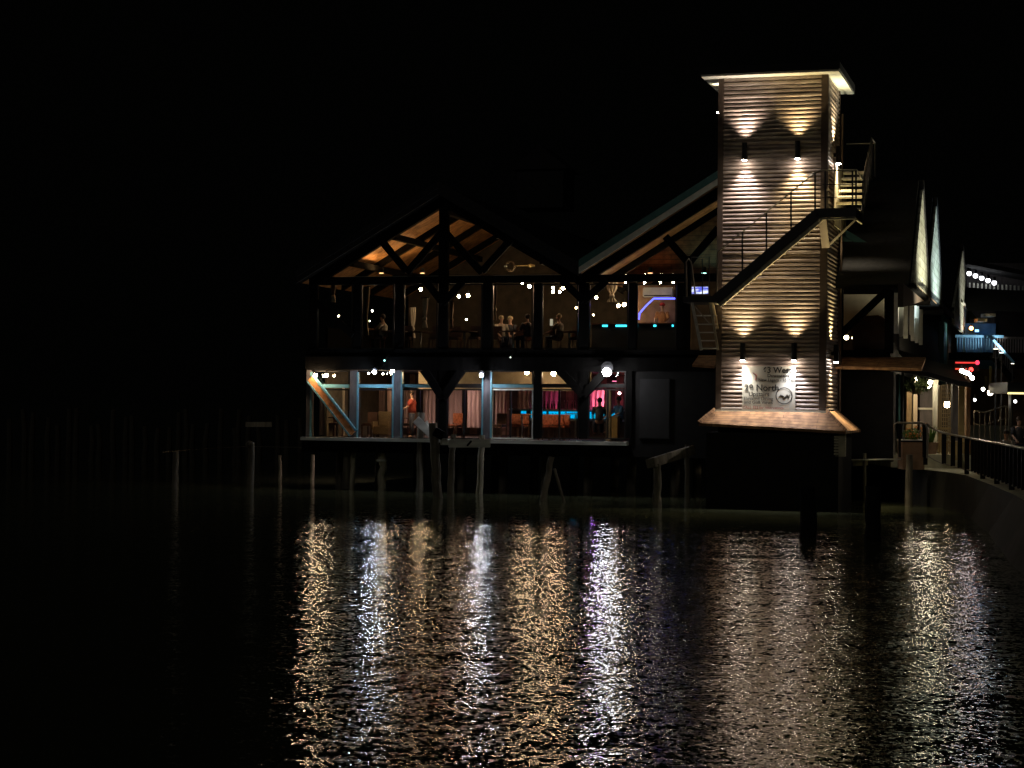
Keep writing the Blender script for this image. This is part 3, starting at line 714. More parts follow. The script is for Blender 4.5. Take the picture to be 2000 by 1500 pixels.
# left, in open water
for (lab, a, b, wd, m) in (
    ("lone dark piling standing farthest left in the open water under a thin cable", (343, 882), (342, 956), 13, 'pile'),
    ("lone dark piling with a knobbed head in the open water, left of the restaurant", (491, 868), (489, 961), 14, 'pile'),
    ("thin pale piling in open water just left of the restaurant corner", (547, 889), (548, 937), 7, 'pile_l'),
    ("yellow green stained piling under the restaurant's left corner", (611, 888), (610, 938), 8, 'pile_l')):
    t, bs, s, r, tp_ = pile(lab, *a, *b, wd, m)
    if 'knobbed' in lab: MB().ball(tp_ + Vector((-.05, 0, .0)), r * 1.3, sc_=(1, 1, .8)).build("head", 'pile', t)
o = MB().tube([atY(318, 883, 70), atY(400, 876, 74), atY(480, 872, 78), atY(600, 874, 69)], .018, 6).build("cable", 'pile', None); tag(o, "thin slack cable running over the open water left of the restaurant", "cable")
# far row
rnd = random.Random(3)
for i in range(27):
    px = 24 + i * 21.3 + rnd.uniform(-10, 10); h = rnd.uniform(796, 836); Y = 96
    base = Vector(atY(px, 870, Y)); base.z = 0; top = atY(px + rnd.uniform(-3, 3), h, Y)
    nm = "far_piling"
    tl = MB().tube([Vector((0, 0, -.4)), (top - base) * .5 + Vector((rnd.uniform(-.1, .1), 0, 0)), top - base], [.17, .15, .12], 8).build(nm, 'far_wood', None, loc=base)
    tag(tl, "faint grey piling in the long row of old piles far out in the dark water", "piling", "far row of old pilings")
o = MB().bar(atY(480, 829, 92), atY(531, 829, 92), .25, .2).build("cross_beam", 'pile_l'); tag(o, "faint horizontal beam across the far pilings, left of the restaurant", "beam")
# right group
t, bs, s, r, tp_ = pile("near piling under the low end of the tilted pale beam, left of the tower base", 1283, 905, 1284, 992, 17, 'pile')
plank("tilted pale double beam resting on two pilings left of the tower base", (1270, 905), (1350, 880), .3, bs.y - .1, .35, 'pile', "dock_beam", "beam", dy=1.6)
pile("farther piling under the raised end of the tilted pale beam", 1342, 868, 1343, 982, 11, 'pile')
pile("leaning black piling alone in front of the dark crawl space", 1077, 892, 1055, 978, 13, 'pile')
pile("thin leaning black prop beside the leaning piling", 1083, 915, 1112, 980, 6, 'pile')
pile("thick black stump in the water right of the tower base, nearest to the camera side", 1578, 952, 1578, 1050, 36, 'base', name="piling_stump")
pile("thick black stump in the water below the cable posts", 1706, 950, 1706, 1055, 32, 'base', name="piling_stump")
t, bs, s, r, tp_ = pile("dark square headed piling crossed by the taut line right of the tower", 1652, 889, 1652, 985, 18, 'pile')
pile("thin pale edged post right of the square headed piling", 1689, 885, 1689, 986, 7, 'pile_l')
pile("dark piling where the taut line meets the walkway", 1776, 888, 1775, 990, 15, 'pile')
Yl = bs.y - .25
o = MB().tube([atY(1586, 899, Yl), atY(1767, 897, Yl)], .03, 6).build("taut_line", 'plank'); tag(o, "pale taut horizontal line strung across the pilings right of the tower", "line")
plank("short pale board end under the taut line", (1665, 905), (1695, 903), .2, Yl + .1, .1, 'galv')

# ================================================================ WALKWAY and railing
ctl = [(1808, 827, 886), (1824, 838, 890), (1840, 845, 898), (1859, 849, 907), (1900, 857, 925), (1950, 866, 943), (2000, 876, 963), (2045, 886, 985)]
top = []; 
for px, yt, yb in ctl:
    Y = FPX * 1.07 / (yb - yt); 
    if px <= 1859: Y = {1808: 60.1, 1824: 60.3, 1840: 60.2, 1859: 59.3}[px]
    top.append(atY(px, yt, Y))
rl = thing("walkway_railing", "black metal railing curving along the walkway from the planter to the picture's right edge", "railing", (0, 0, 0))
MB().tube(top, .035, 8).build("top_rail", 'pale_rail', rl)
bot = [p - Vector((0, 0, 1.0)) for p in top]
MB().tube(bot, .02, 8).build("bottom_rail", 'pale_rail', rl)
def along(pts, t):
    L = [0]
    for a_, b_ in zip(pts[:-1], pts[1:]): L.append(L[-1] + (b_ - a_).length)
    x = t * L[-1]
    for i in range(len(pts) - 1):
        if x <= L[i + 1]: return pts[i].lerp(pts[i + 1], (x - L[i]) / (L[i + 1] - L[i]))
    return pts[-1]
nb = 25
for i in range(nb + 1):
    p = along(top, (i / nb)); MB().box((p.x - .07, p.y - .02, p.z - 1.35 if i % 4 == 0 else p.z - 1.0), (p.x + .07, p.y + .02, p.z - .03)).build("baluster", 'metal', rl)
# front section by the planter
g = thing("porch_guard_rail", "rounded black metal guard rail in front of the flower planter", "railing", (0, 0, 0))
Yg = 60.0
MB().tube([atY(1748, 888, Yg), atY(1747, 829, Yg), atY(1752, 826, Yg), atY(1758, 826, Yg), atY(1800, 826, Yg), atY(1808, 830, Yg), atY(1811, 838, Yg), atY(1811, 895, Yg)], .04, 8).build("frame", 'pale_rail', g)
MB().bar(atY(1757, 862, Yg), atY(1806, 862, Yg), .05, .04).build("mid_rail", 'metal', g)
for px in (1757, 1804): MB().bar(atY(px, 826, Yg), atY(px, 893, Yg), .08, .05).build("baluster", 'metal', g)
# paving slab and seawall
edge = [Vector((p.x, p.y, 0)) for p in top]
n = len(edge)
ZW = 1.2
sea = [Vector((20.5, 88, 0)), Vector((15.2, 62.5, 0)), Vector((13.9, 57, 0)), Vector((12.7, 52, 0)), Vector((8.6, 31.8, 0)), Vector((5.2, 15, 0)), Vector((3.6, 6, 0))]
tpx = [Vector((20.7, 88, ZW)), Vector((15.5, 64, ZW)), Vector((14.6, 58, ZW)), Vector((13.6, 53, ZW)), Vector((11.3, 38, ZW)), Vector((7.5, 20, ZW)), Vector((4.6, 6, ZW))]
tpx = [Vector((top[1].x - .3, 88, ZW)), Vector((top[1].x - .25, 62.0, ZW))] + [Vector((p.x - .22, p.y, ZW)) for p in top[3:]] + [Vector((7.9, 20, ZW)), Vector((4.6, 6, ZW))]
sea = []
for p in tpx:
    # waterline of the sloping wall: straight line fitted to the photo
    x = 8.8 + (p.y - 31.8) * (13.3 - 8.8) / (52.8 - 31.8); sea.append(Vector((min(x, p.x - .05), p.y, -.5)))
wl = MB(); vs = []; 
for a_, b_ in zip(sea, tpx): vs += [a_, b_]
wl.add(vs, [(2 * i, 2 * i + 2, 2 * i + 3, 2 * i + 1) for i in range(len(sea) - 1)])
tag(wl.build("seawall", 'concrete'), None, None, None, 'structure')
pv = MB(); vs = []
for a_ in tpx: vs += [a_, Vector((60, a_.y, ZW))]
pv.add(vs, [(2 * i, 2 * i + 1, 2 * i + 3, 2 * i + 2) for i in range(len(tpx) - 1)])
tag(pv.build("walkway_paving", 'paving'), None, None, None, 'structure')
gr = MB().add([(18, 88, ZW - .004), (300, 88, ZW - .004), (300, 400, ZW - .004), (18, 400, ZW - .004)], [(0, 1, 2, 3)])
tag(gr.build("ground", 'paving'), None, None, None, 'structure')

# ================================================================ LAMPS
def bulb_thing(loc, label, col, rad, S, name="ceiling_lamp", cat="lamp", group=None, up=.12, size=1.0):
    t = thing(name, label, cat, loc, B.yaw, group)
    MB().ball((0, 0, 0), rad, 10, 7).build("bulb", glow("lamp_glow", col, S), t, smooth=True)
    MB().tube([(0, 0, rad * .7), (0, 0, rad + up)], [rad * .6, rad * .35], 8).build("socket", 'black', t)
    return t
def LB(px, py, v): p = B.P(px, py, v); return B.W(p.x, p.y, p.z)
LAMPS = [
 (616, 733, -.35, WARM, .075, 180, "warm lamp at the top left corner of the lower storey, behind the brace"),
 (638, 733, -.3, (1, .75, .45), .06, 135, "smaller warm lamp right of the corner lamp, first lower window"),
 (766, 727, 1.0, AMBER, .09, 300, "amber lamp beside the white floodlight in the second lower window"),
 (829, 729, 1.0, AMBER, .085, 255, "amber lamp in the trapezoid window left of the middle brace"),
 (1029, 727, 1.0, (1, .66, .38), .09, 130, "amber lamp right of the blue television"),
 (1081, 730, 1.0, (1, .66, .4), .085, 140, "amber lamp behind the small window right of the television bay"),
 (1210, 768, 5.5, (1, .55, .6), .05, 60, "small pinkish lamp over the right end of the lower bar"),
 (720, 729, 3.0, (1, .9, .8), .035, 60, "tiny lamp left of the white floodlight"),
 (748, 730, 3.4, (1, .85, .7), .035, 60, "tiny lamp between the white floodlight and the amber lamp"),
 (1125, 733, 2.5, (.9, 1, .95), .035, 60, "tiny pale lamp left of the big round white lamp"),
 (822, 565, 2.6, WARM, .06, 192, "single warm bulb left of the king post, upper storey"),
 (896, 579, 3.0, WARM, .055, 240, "left bulb of the warm pair under the gable"),
 (914, 577, 3.0, (1, .62, .34), .065, 240, "right bulb of the warm pair under the gable"),
 (1020, 553, 2.0, WARM, .04, 224, "small bulb close under the beam, fourth upper bay"),
 (1034, 559, 2.0, WARM, .06, 256, "bright warm bulb right under the beam, fourth upper bay"),
 (1080, 562, 3.2, WARM, .05, 160, "upper left bulb of the cluster of four"),
 (1080, 570, 3.2, WARM, .05, 160, "lower left bulb of the cluster of four"),
 (1100, 563, 3.2, (1, .6, .32), .06, 192, "upper right bulb of the cluster of four"),
 (1093, 570, 3.2, WARM, .045, 160, "lower right bulb of the cluster of four"),
 (1165, 581, 3.5, WARM, .05, 160, "warm bulb left of the white hanging drape"),
 (1222, 550, 2.0, WARM, .045, 144, "bulb at the upper right corner of the drape window"),
 (1208, 597, 5.0, WARM, .06, 144, "left bulb of the low pair over the upper bar"),
 (1219, 595, 5.0, WARM, .07, 144, "right bulb of the low pair over the upper bar"),
 (1126, 601, 4.5, (1, .6, .3), .04, 160, "small orange bulb beside the leaning brace, fifth upper bay"),
 (1159, 615, 5.0, WARM, .035, 40, "tiny bulb low left of the white drape"),
 (1200, 585, 6.0, WARM, .03, 128, "tiny bulb right of the drape tail"),
 (1259, 552, 2.5, (1, .85, .55), .04, 192, "left downlight in the row above the air conditioner"),
 (1290, 551, 2.5, (1, .85, .55), .045, 192, "middle downlight in the row above the air conditioner"),
 (1315, 551, 2.5, (1, .85, .55), .04, 60, "right downlight in the row above the air conditioner"),
 (727, 607, 3.5, (1, .95, .8), .035, 50, "small candle bright bulb over the diner's table"),
 (722, 627, 2.5, (.9, 1, .5), .022, 30, "tiny green yellow light just above the diner's arm"),
 (911, 624, 3.0, (1, .95, .7), .035, 50, "small flame like light on the table under the warm pair"),
 (833, 634, 2.0, (1, .85, .6), .03, 50, "table candle between the two tied curtains"),
 (661, 617, 3.5, (1, .8, .5), .035, 40, "dim bulb behind the leftmost upper window"),
 (1653, 659, 3.5, (1, .82, .5), .09, 12, "left globe of the pair low right of the tower"),
 (1669, 660, 3.5, (1, .82, .5), .1, 16, "right globe of the pair low right of the tower"),
 (1787, 742, 5.0, (1, .85, .6), .1, 50, "porch lamp above the entrance plants")
]
for px, py, v, col, r_, S, lab in LAMPS: bulb_thing(LB(px, py, v), lab, col, r_, S, group=None)
def flood(px, py, label, col, r_, S, v=-.55, up=.2, name="floodlight"):
    loc = LB(px, py, v); t = thing(name, label, "floodlight", loc, B.yaw)
    MB().ball((0, 0, 0), r_, 14, 9).build("lens", glow("flood_glow", col, S), t, smooth=True)
    MB().tube([(0, r_ * .9, r_ * 1.02), (0, r_ * .3, r_ * 1.12)], [r_ * 1.0, r_ * 1.5], 14).tube([(0, r_ * 1.05, 0), (0, r_ * 1.6, 0)], [r_ * 1.0, r_ * .7], 14).build("housing", 'black', t)
    MB().bar((0, r_ * 1.4, r_ * .6), (0, -v - .05, .25), .05, .05).build("bracket", 'black', t)
flood(731, 727, "white floodlight over the second lower window", COOL, .065, 430)
flood(940, 733, "white floodlight beside the cyan edged post in the middle of the lower storey", (.84, .86, 1), .065, 460)
flood(1185, 727, "round white floodlight over the pink lit window, its lens enlarged for the halo", (.95, .95, 1), .15, 120)  # lens enlarged to stand in for the halo around the lamp
flood(751, 704, "tiny teal security light on the dark band above the second lower window", (.3, .9, .75), .03, 6)
flood(997, 698, "tiny dim security light on the dark band above the television bay", (.7, .8, .7), .025, 3)

# coloured room light: washes whose unseen fittings are inferred from the glow
def wash(px, py, v, col, e, label, rot=(0, 0, 0), size=.5, name="stage_light"):
    loc = LB(px, py, v); t = thing(name, label, "stage light", loc, B.yaw)
    MB().tube([(0, 0, .02), (0, 0, .22)], [.1, .07], 10).build("can", 'black', t)
    MB().tube([(0, 0, .0), (0, 0, .018)], .085, 10).build("lens", glow("stage_glow", col, 4), t)
    d = bpy.data.lights.new("stage_beam", 'SPOT'); d.energy = e; d.color = col; d.spot_size = R(150); d.spot_blend = 1; d.shadow_soft_size = .1
    o = bpy.data.objects.new("stage_beam", d); C.objects.link(o); o.parent = t; o.location = (0, 0, -.03); o.rotation_euler = rot
wash(1125, 745, 5.0, (1, .12, .45), 260, "magenta stage light over the right half of the lower bar", (R(25), 0, 0))
wash(1200, 745, 6.0, (1, .2, .38), 850, "pink stage light behind the rightmost lower window", (R(25), 0, 0))
wash(1150, 745, 8.5, (.55, .2, 1), 160, "violet stage light in front of the back wall of the lower room", (R(-30), 0, 0))
wash(880, 733, 5.0, (1, .72, .68), 260, "rosy stage light over the cushioned chair, lower room", (R(15), 0, 0))
wash(720, 733, 7.0, (1, .72, .68), 260, "rosy stage light deep in the lower room, second window", (R(15), 0, 0))
wash(745, 534, 2.2, (1, .55, .22), 430, "amber uplight on the left half of the knotty gable ceiling", (math.pi, 0, 0))
wash(825, 534, 4.0, (1, .55, .22), 260, "amber uplight near the king post under the knotty gable ceiling", (math.pi, 0, 0))
wash(1270, 534, 1.0, (1, .42, .2), 60, "orange uplight under the right gable ceiling", (math.pi, 0, 0))
wash(1375, 534, 1.0, (.45, 1, .85), 90, "pale green uplight under the right gable ceiling beside the tower", (math.pi, 0, 0))
wash(1690, 560, 1.0, (1, .6, .2), 60, "amber uplight in the corner room right of the tower", (math.pi, 0, 0))

# ================================================================ INTERIOR lower
def IT(name, label, cat, px, v, z, group=None, yaw=0):
    p = B.P(px, 800, v); return thing(name, label, cat, B.W(p.x, v, z), B.yaw + yaw, group)
# television (lower)
def screen_mat(name, c1, c2, s):
    m = bpy.data.materials.new(name); m.use_nodes = True; n = m.node_tree.nodes; l = m.node_tree.links
    for x in list(n): n.remove(x)
    tc = n.new('ShaderNodeTexCoord'); no = n.new('ShaderNodeTexNoise'); no.inputs['Scale'].default_value = 3.2; no.inputs['Detail'].default_value = 3
    mp = n.new('ShaderNodeMapping'); mp.inputs['Scale'].default_value = (1, 1, 2.5); l.new(tc.outputs['Object'], mp.inputs[0]); l.new(mp.outputs[0], no.inputs[0])
    rp = n.new('ShaderNodeValToRGB'); rp.color_ramp.elements[0].position = .42; rp.color_ramp.elements[1].position = .6
    rp.color_ramp.elements[0].color = (*c1, 1); rp.color_ramp.elements[1].color = (*c2, 1); l.new(no.outputs['Fac'], rp.inputs[0])
    e = n.new('ShaderNodeEmission'); e.inputs[1].default_value = s; l.new(rp.outputs[0], e.inputs[0]); o = n.new('ShaderNodeOutputMaterial'); l.new(e.outputs[0], o.inputs[0]); return m
def tv(px0, py0, px1, py1, v, label, m):
    a = B.P(px0, py1, v); b = B.P(px1, py0, v); t = thing("television", label, "television", B.W(a.x, v, a.z), B.yaw); W_ = b.x - a.x; H_ = b.z - a.z
    MB().box((-.04, .01, -.04), (W_ + .04, .07, H_ + .04)).build("case", 'black', t); MB().box((0, 0, 0), (W_, .009, H_)).build("screen", m, t)
tv(966, 727, 1014, 748, 2.6, "blue glowing television high in the lower window beside the cyan edged post", screen_mat("blue_screen", (.04, .05, .5), (.3, .35, 1), 1.0))
tv(1345, 560, 1383, 574, 3.0, "small blue white television seen between the tower and the balcony post", screen_mat("pale_screen", (.08, .1, .6), (.8, .85, 1), 1.3))
# lower bar
a = B.P(1000, 840, 4.5); b = B.P(1222, 840, 4.5)
bar_ = thing("lower_bar", "long bar counter with a cyan glowing front panel in the lower room", "bar counter", B.W(a.x, 4.5, zF), B.yaw)
BW = b.x - a.x; zc = B.P(1100, 802, 4.5).z - zF; zd = B.P(1100, 817, 4.5).z - zF
MB().box((0, .05, 0), (BW, .6, zc - .01)).build("body", 'chairwood', bar_); MB().box((-.1, -.12, zc), (BW + .05, .7, zc + .06)).build("counter_top", 'steel', bar_)
for (x0, x1) in ((.35, .55), (.75, .9), (1.05, 1.35), (1.45, 2.1), (2.15, 2.95), (3.0, BW - .75), (BW - .68, BW - .35)):
    MB().box((x0, .0, zd), (min(x1, BW), .048, zc - .03)).build("light_panel", glow("cyan_panel", (.0, .42, .8), 1.0), bar_)
MB().box((0, -.02, zd - .1), (BW, .03, zd - .02)).build("ledge", 'steel', bar_)
def bottle(px, v, z, lab):
    t = IT("bottle", lab, "bottle", px, v, z, "bottles on the bar"); MB().tube([(0, 0, 0), (0, 0, .18), (0, 0, .23), (0, 0, .3)], [.035, .035, .014, .014], 8).build("body", 'leaf_dark', t); MB().tube([(0, 0, .3), (0, 0, .32)], .016, 8).build("cap", 'steel', t)
for px in (1064, 1070, 1078, 1083, 1091, 1102, 1109, 1117, 1122, 1133): bottle(px + random.uniform(-1, 1), 4.75, zF + zc + .06, "small bottle standing on the cyan lit lower bar")
# chair
def chair(px, v, z, label, cush='cushion', yaw=0, group="chairs in the lower room", wood='chairwood', hb=.95):
    t = IT("dining_chair", label, "chair", px, v, z, group, yaw)
    MB().box((-.23, -.23, .43), (.23, .23, .47)).build("seat", wood, t)
    MB().box((-.21, -.21, .472), (.21, .21, .53)).build("cushion", cush, t, bevel=.02)
    bk = MB(); bk.box((-.22, .2, .55), (.22, .25, hb)); bk.build("backrest", cush, t, bevel=.02)
    for x in (-.2, .2):
        for y in (-.2, .22): MB().bar((x, y, 0), (x, y, .43 if y < 0 else .6), .04, .04).build("leg", wood, t)
    return t
for px, v, yaw, lab in ((888, 1.6, 0.3, "orange cushioned chair by the third lower window post"), (1012, 2.2, 3.0, "orange chair left of the small round table"),
                        (1022, 3.2, 2.8, "orange chair behind the small round table"), (1066, 1.6, .1, "orange chair left of the cyan bar's middle"),
                        (1087, 1.6, .0, "orange chair in the middle before the cyan bar"), (1098, 1.8, .2, "orange chair right of the middle one before the cyan bar")):
    chair(px, v, zF, lab, yaw=yaw)
for px, v, lab in ((655, 2.0, "slatted pale chair behind the lower end of the orange brace"), (722, 2.0, "dark slat back chair in the second lower window"), (800, 3.0, "dark chair left in the third lower window"), (975, 3.5, "dark chair beside the white window frame")):
    chair(px, v, zF, lab, 'chairwood', .2)
def bench_seat(px, v, lab, m='rattan'):
    t = IT("rattan_armchair", lab, "armchair", px, v, zF); MB().box((-.3, -.3, .1), (.3, .3, .42)).build("seat", m, t, bevel=.03); MB().box((-.27, .22, .42), (.27, .3, .98)).build("backrest", m, t, bevel=.03)
    for x in (-.34, .28): MB().box((x, -.3, .3), (x + .06, .2, .6)).build("armrest", m, t)
    for x in (-.26, .26):
        for y in (-.25, .25): MB().bar((x, y, 0), (x, y, .1), .05, .05).build("leg", m, t)
bench_seat(748, 1.8, "tall backed rattan armchair in the second lower window")
def table(px, v, z, label, r_=.38, h=.74, top='chairwood', group=None):
    t = IT("round_table", label, "table", px, v, z, group)
    MB().tube([(0, 0, h - .03), (0, 0, h)], r_, 20).build("table_top", top, t); MB().tube([(0, 0, .03), (0, 0, h - .03)], .035, 8).build("stem", 'steel', t); MB().tube([(0, 0, 0), (0, 0, .03)], .22, 16).build("base", 'steel', t)
table(1020, 1.4, zF, "small orange brown table in front of the cyan bar", .45, .95, 'orange')
table(780, 2.4, zF, "dark round table in the second lower window"); table(1125, 1.2, zF, "high table at the right of the orange chairs", .4, 1.0, 'steel'); table(660, 1.1, zF, "low dark table behind the orange brace")
# curtains hanging in the lower room
def curtain(px0, px1, ytop, ybot, v, label, m='brown_curtain', tie=None, amp=.05, group=None):
    a = B.P(px0, ybot, v); b = B.P(px1, ytop, v); cx = (a.x + b.x) / 2; W_ = b.x - a.x; H_ = b.z - a.z
    t = thing("curtain", label, "curtain", B.W(cx, v, a.z), B.yaw, group)
    vs = []; fs = []; NX = max(16, int(W_ * 26)); NZ = 14
    for j in range(NZ + 1):
        z = j / NZ; wf = 1.0
        if tie: wf = 1 - (1 - tie) * math.exp(-((z - .32) / .22) ** 2)
        for i in range(NX + 1):
            s_ = i / NX * 2 - 1; vs.append((s_ * W_ / 2 * wf, amp * math.sin(i * 1.25 + math.sin(z * 3)) * (.6 + .4 * (1 - z)), z * H_))
    for j in range(NZ):
        for i in range(NX): q = j * (NX + 1) + i; fs.append((q, q + 1, q + NX + 2, q + NX + 1))
    MB().add(vs, fs).build("cloth", m, t, smooth=True)
    MB().tube([(-W_ / 2 - .05, 0, H_ + .01), (W_ / 2 + .05, 0, H_ + .01)], .018, 6).build("rod", 'metal', t)
    if tie: MB().tube([(-W_ * tie / 2 - .02, 0, H_ * .3), (W_ * tie / 2 + .02, 0, H_ * .3)], .06, 8).build("tie_band", m, t)
for i, (x0, x1, lab) in enumerate(((703, 716, "narrow rose brown curtain at the left of the second lower window"), (722, 731, "pale edged curtain strip in the middle of the second lower window"), (738, 752, "yellowish curtain strip above the rattan armchair"),
        (788, 812, "rose brown curtain left in the third lower window"), (826, 850, "rose brown curtain right in the third lower window"), (874, 902, "tawny curtain over the orange cushioned chair"), (912, 940, "tawny curtain beside the cyan edged post"),
        (966, 990, "grey brown curtain behind the white framed pane"), (1012, 1038, "greyish curtain above the small round table"), (1060, 1090, "rosy curtain above the left of the cyan bar"), (1152, 1180, "dusky curtain in the rightmost lower window"))):
    curtain(x0, x1, 760, 800 if x0 > 1000 else 835, 6.2 + (i % 3) * .5, lab)
for px_, m_, lab in ((628, 'brown_curtain', "dark rose curtain strip behind the orange brace"), (668, 'curtain', "pale curtain strip right of the orange brace"), (760, 'brown_curtain', "rose curtain strip at the right of the second lower window")):
    curtain(px_ - 5, px_ + 5, 756, 850, 3.2, lab, m_)
# room divider and door in the rightmost window
a = B.P(1183, 857, 2.0); b = B.P(1193, 760, 2.0)
tag(MB().box((a.x, 2.0, zF), (b.x, 2.15, b.z)).build("room_column", 'cream', bld), None, None)
a = B.P(1192, 857, 2.6); b = B.P(1206, 815, 2.6)
t = thing("side_cabinet", "pale wooden cabinet beside the cream column in the pink lit window", "cabinet", B.W(a.x, 2.6, zF), B.yaw); H_ = b.z - zF
MB().box((0, 0, .06), (b.x - a.x, .4, H_)).build("body", 'bench', t); MB().box((-.03, -.03, H_ + .001), (b.x - a.x + .03, .43, H_ + .04)).build("top", 'cream', t); MB().box((.03, .02, 0), (b.x - a.x - .03, .38, .058)).build("plinth", 'black', t)

# ================================================================ PEOPLE
def tubechain(mb, pts, rads, n=10): mb.tube(pts, rads, n)
def person(label, loc, yaw, pose, shirt='shirt_w', hair='hair', cap=None, reach=(-.1, .45), sc_=1.0, arms=None):
    """one continuous skinned body; clothing and hair are children"""
    t = thing("person", label, "person", loc, yaw)
    sit = pose == 'sit'; hz_ = .52 if sit else .93
    J = {}; V_ = []; Rr = []; E = []
    def nd(k, p, r): J[k] = len(V_); V_.append(Vector(p) * sc_); Rr.append(r * sc_)
    def ln(*ks):
        for a_, b_ in zip(ks[:-1], ks[1:]): E.append((J[a_], J[b_]))
    nd('hip', (0, 0, hz_), .125); nd('waist', (0, .0, hz_ + .2), .11); nd('chest', (0, -.01, hz_ + .4), .135); nd('neckb', (0, -.01, hz_ + .53), .07); nd('neck', (0, -.02, hz_ + .6), .052)
    nd('jaw', (0, -.05, hz_ + .66), .065); nd('head', (0, -.035, hz_ + .74), .088); nd('crown', (0, -.02, hz_ + .82), .07)
    ln('hip', 'waist', 'chest', 'neckb', 'neck', 'jaw', 'head', 'crown')
    for s_ in (-1, 1):
        k = str(s_); nd('sh' + k, (s_ * .18, 0, hz_ + .49), .06)
        ax, az = (arms[0 if s_ < 0 else 1] if arms else (-.32, .12))
        el = Vector((s_ * .24, ax * .45, hz_ + .24)); wr = Vector((s_ * .2, ax - .08, hz_ + az)); hd = wr + (wr - el).normalized() * .09
        nd('el' + k, el, .043); nd('wr' + k, wr, .029); nd('ha' + k, hd, .036); ln('chest', 'sh' + k, 'el' + k, 'wr' + k, 'ha' + k)
        d = (wr - el).normalized(); sd = d.cross(Vector((0, 0, 1))).normalized() if abs(d.z) < .95 else Vector((1, 0, 0))
        for f in range(4):
            o0 = hd + sd * (f - 1.5) * .02 + d * .025; nd('f%d' % f + k, o0 + d * (.035 + (.008 if f in (1, 2) else 0)), .009); nd('g%d' % f + k, o0 + d * .06 + Vector((0, 0, -.018)), .0075); ln('ha' + k, 'f%d' % f + k, 'g%d' % f + k)
        nd('th' + k, hd - sd * .045 * s_ + Vector((0, 0, -.01)), .011); nd('ti' + k, hd - sd * .06 * s_ + d * .035 + Vector((0, 0, -.02)), .009); ln('ha' + k, 'th' + k, 'ti' + k)
        nd('th_' + k, (s_ * .09, 0, hz_ - .03), .095)
        if sit: nd('kn' + k, (s_ * .12, -.44, .5), .065); nd('an' + k, (s_ * .12, -.42, .08), .042); nd('ft' + k, (s_ * .13, -.58, .035), .035)
        else: nd('kn' + k, (s_ * .1, -.02, .5), .062); nd('an' + k, (s_ * .1, .02, .08), .04); nd('ft' + k, (s_ * .12, -.15, .035), .035)
        ln('hip', 'th_' + k, 'kn' + k, 'an' + k, 'ft' + k)
    me = bpy.data.meshes.new("person_body"); me.from_pydata([tuple(v) for v in V_], E, []); o = bpy.data.objects.new("tmp", me); C.objects.link(o)
    m1 = o.modifiers.new("s", 'SKIN'); 
    for i, r_ in enumerate(Rr): me.skin_vertices[0].data[i].radius = (r_, r_)
    me.skin_vertices[0].data[0].use_root = True
    m2 = o.modifiers.new("d", 'SUBSURF'); m2.levels = 1; m2.render_levels = 1
    bpy.context.view_layer.update(); me2 = bpy.data.meshes.new_from_object(o.evaluated_get(bpy.context.evaluated_depsgraph_get())); bpy.data.objects.remove(o)
    bm = bmesh.new(); bm.from_mesh(me2)
    h_ = V_[J['head']]                                             # face: nose, ears, eyes pressed into the head
    for q, rr, scl in ((h_ + Vector((0, -.098, -.015)) * sc_, .016, 1), (h_ + Vector((.085, 0, -.01)) * sc_, .022, 1), (h_ + Vector((-.085, 0, -.01)) * sc_, .022, 1)):
        bmesh.ops.create_icosphere(bm, subdivisions=1, radius=rr * sc_, matrix=Matrix.Translation(q))
    bm.to_mesh(me2); bm.free(); me2.materials.clear(); me2.materials.append(M['skin'])
    for p in me2.polygons: p.use_smooth = True
    b = bpy.data.objects.new("body", me2); C.objects.link(b); b.parent = t
    hd_ = h_
    hm = MB(); hm.ball(hd_ + Vector((0, .022, .03)) * sc_, .1 * sc_, 12, 8, (1, 1, 1)); 
    if hair != 'cap_only': hm.build("hair", hair, t, smooth=True)
    ey = MB()
    for s_ in (-1, 1): ey.ball(hd_ + Vector((s_ * .032, -.084, .008)) * sc_, .011 * sc_, 6, 4)
    ey.build("eye", 'black', t); MB().ball(hd_ + Vector((0, -.1, -.055)) * sc_, .02 * sc_, 8, 4, (1, .4, .35)).build("mouth", 'red_ink', t)
    if cap:
        MB().ball(hd_ + Vector((0, .01, .05)) * sc_, .105 * sc_, 12, 8, (1, 1, .75)).box(tuple((hd_ + Vector((-.07, -.2, .03)) * sc_)), tuple((hd_ + Vector((.07, -.05, .045)) * sc_))).build("cap", cap, t)
    tsh = MB(); P_ = lambda k: V_[J[k]]
    tsh.tube([P_('hip') + Vector((0, 0, .02)), P_('waist'), P_('chest'), P_('neckb')], [.165 * sc_, .15 * sc_, .185 * sc_, .085 * sc_], 14)
    for s_ in ('-1', '1'): tsh.tube([P_('sh' + s_) + Vector((0, 0, .0)), P_('sh' + s_).lerp(P_('el' + s_), .9)], [.08 * sc_, .06 * sc_], 10)
    tsh.build("shirt", shirt, t, smooth=True)
    tr = MB()
    for s_ in ('-1', '1'): tr.tube([P_('hip').lerp(P_('th_' + s_), .8), P_('kn' + s_), P_('an' + s_)], [.125 * sc_, .085 * sc_, .062 * sc_], 10)
    tr.build("trousers", 'jeans', t, smooth=True)
    return t
def at_floor(px, v, z): p = B.P(px, 700, v); return B.W(p.x, v, z)
HP = math.pi / 2
person("seated diner in a pale shirt leaning with one arm toward the curtain, upper storey", at_floor(748, 1.3, zU), B.yaw + HP, 'sit', 'shirt_w', arms=((-.5, .3), (-.5, .28)))
person("fair haired seated diner left in the fourth upper bay", at_floor(978, 2.4, zU), B.yaw - .6, 'sit', 'shirt_w', 'hair_l')
person("seated diner in dark clothes right of the fair haired one, fourth upper bay", at_floor(996, 3.0, zU), B.yaw, 'sit', 'shirt_d', 'hair_l')
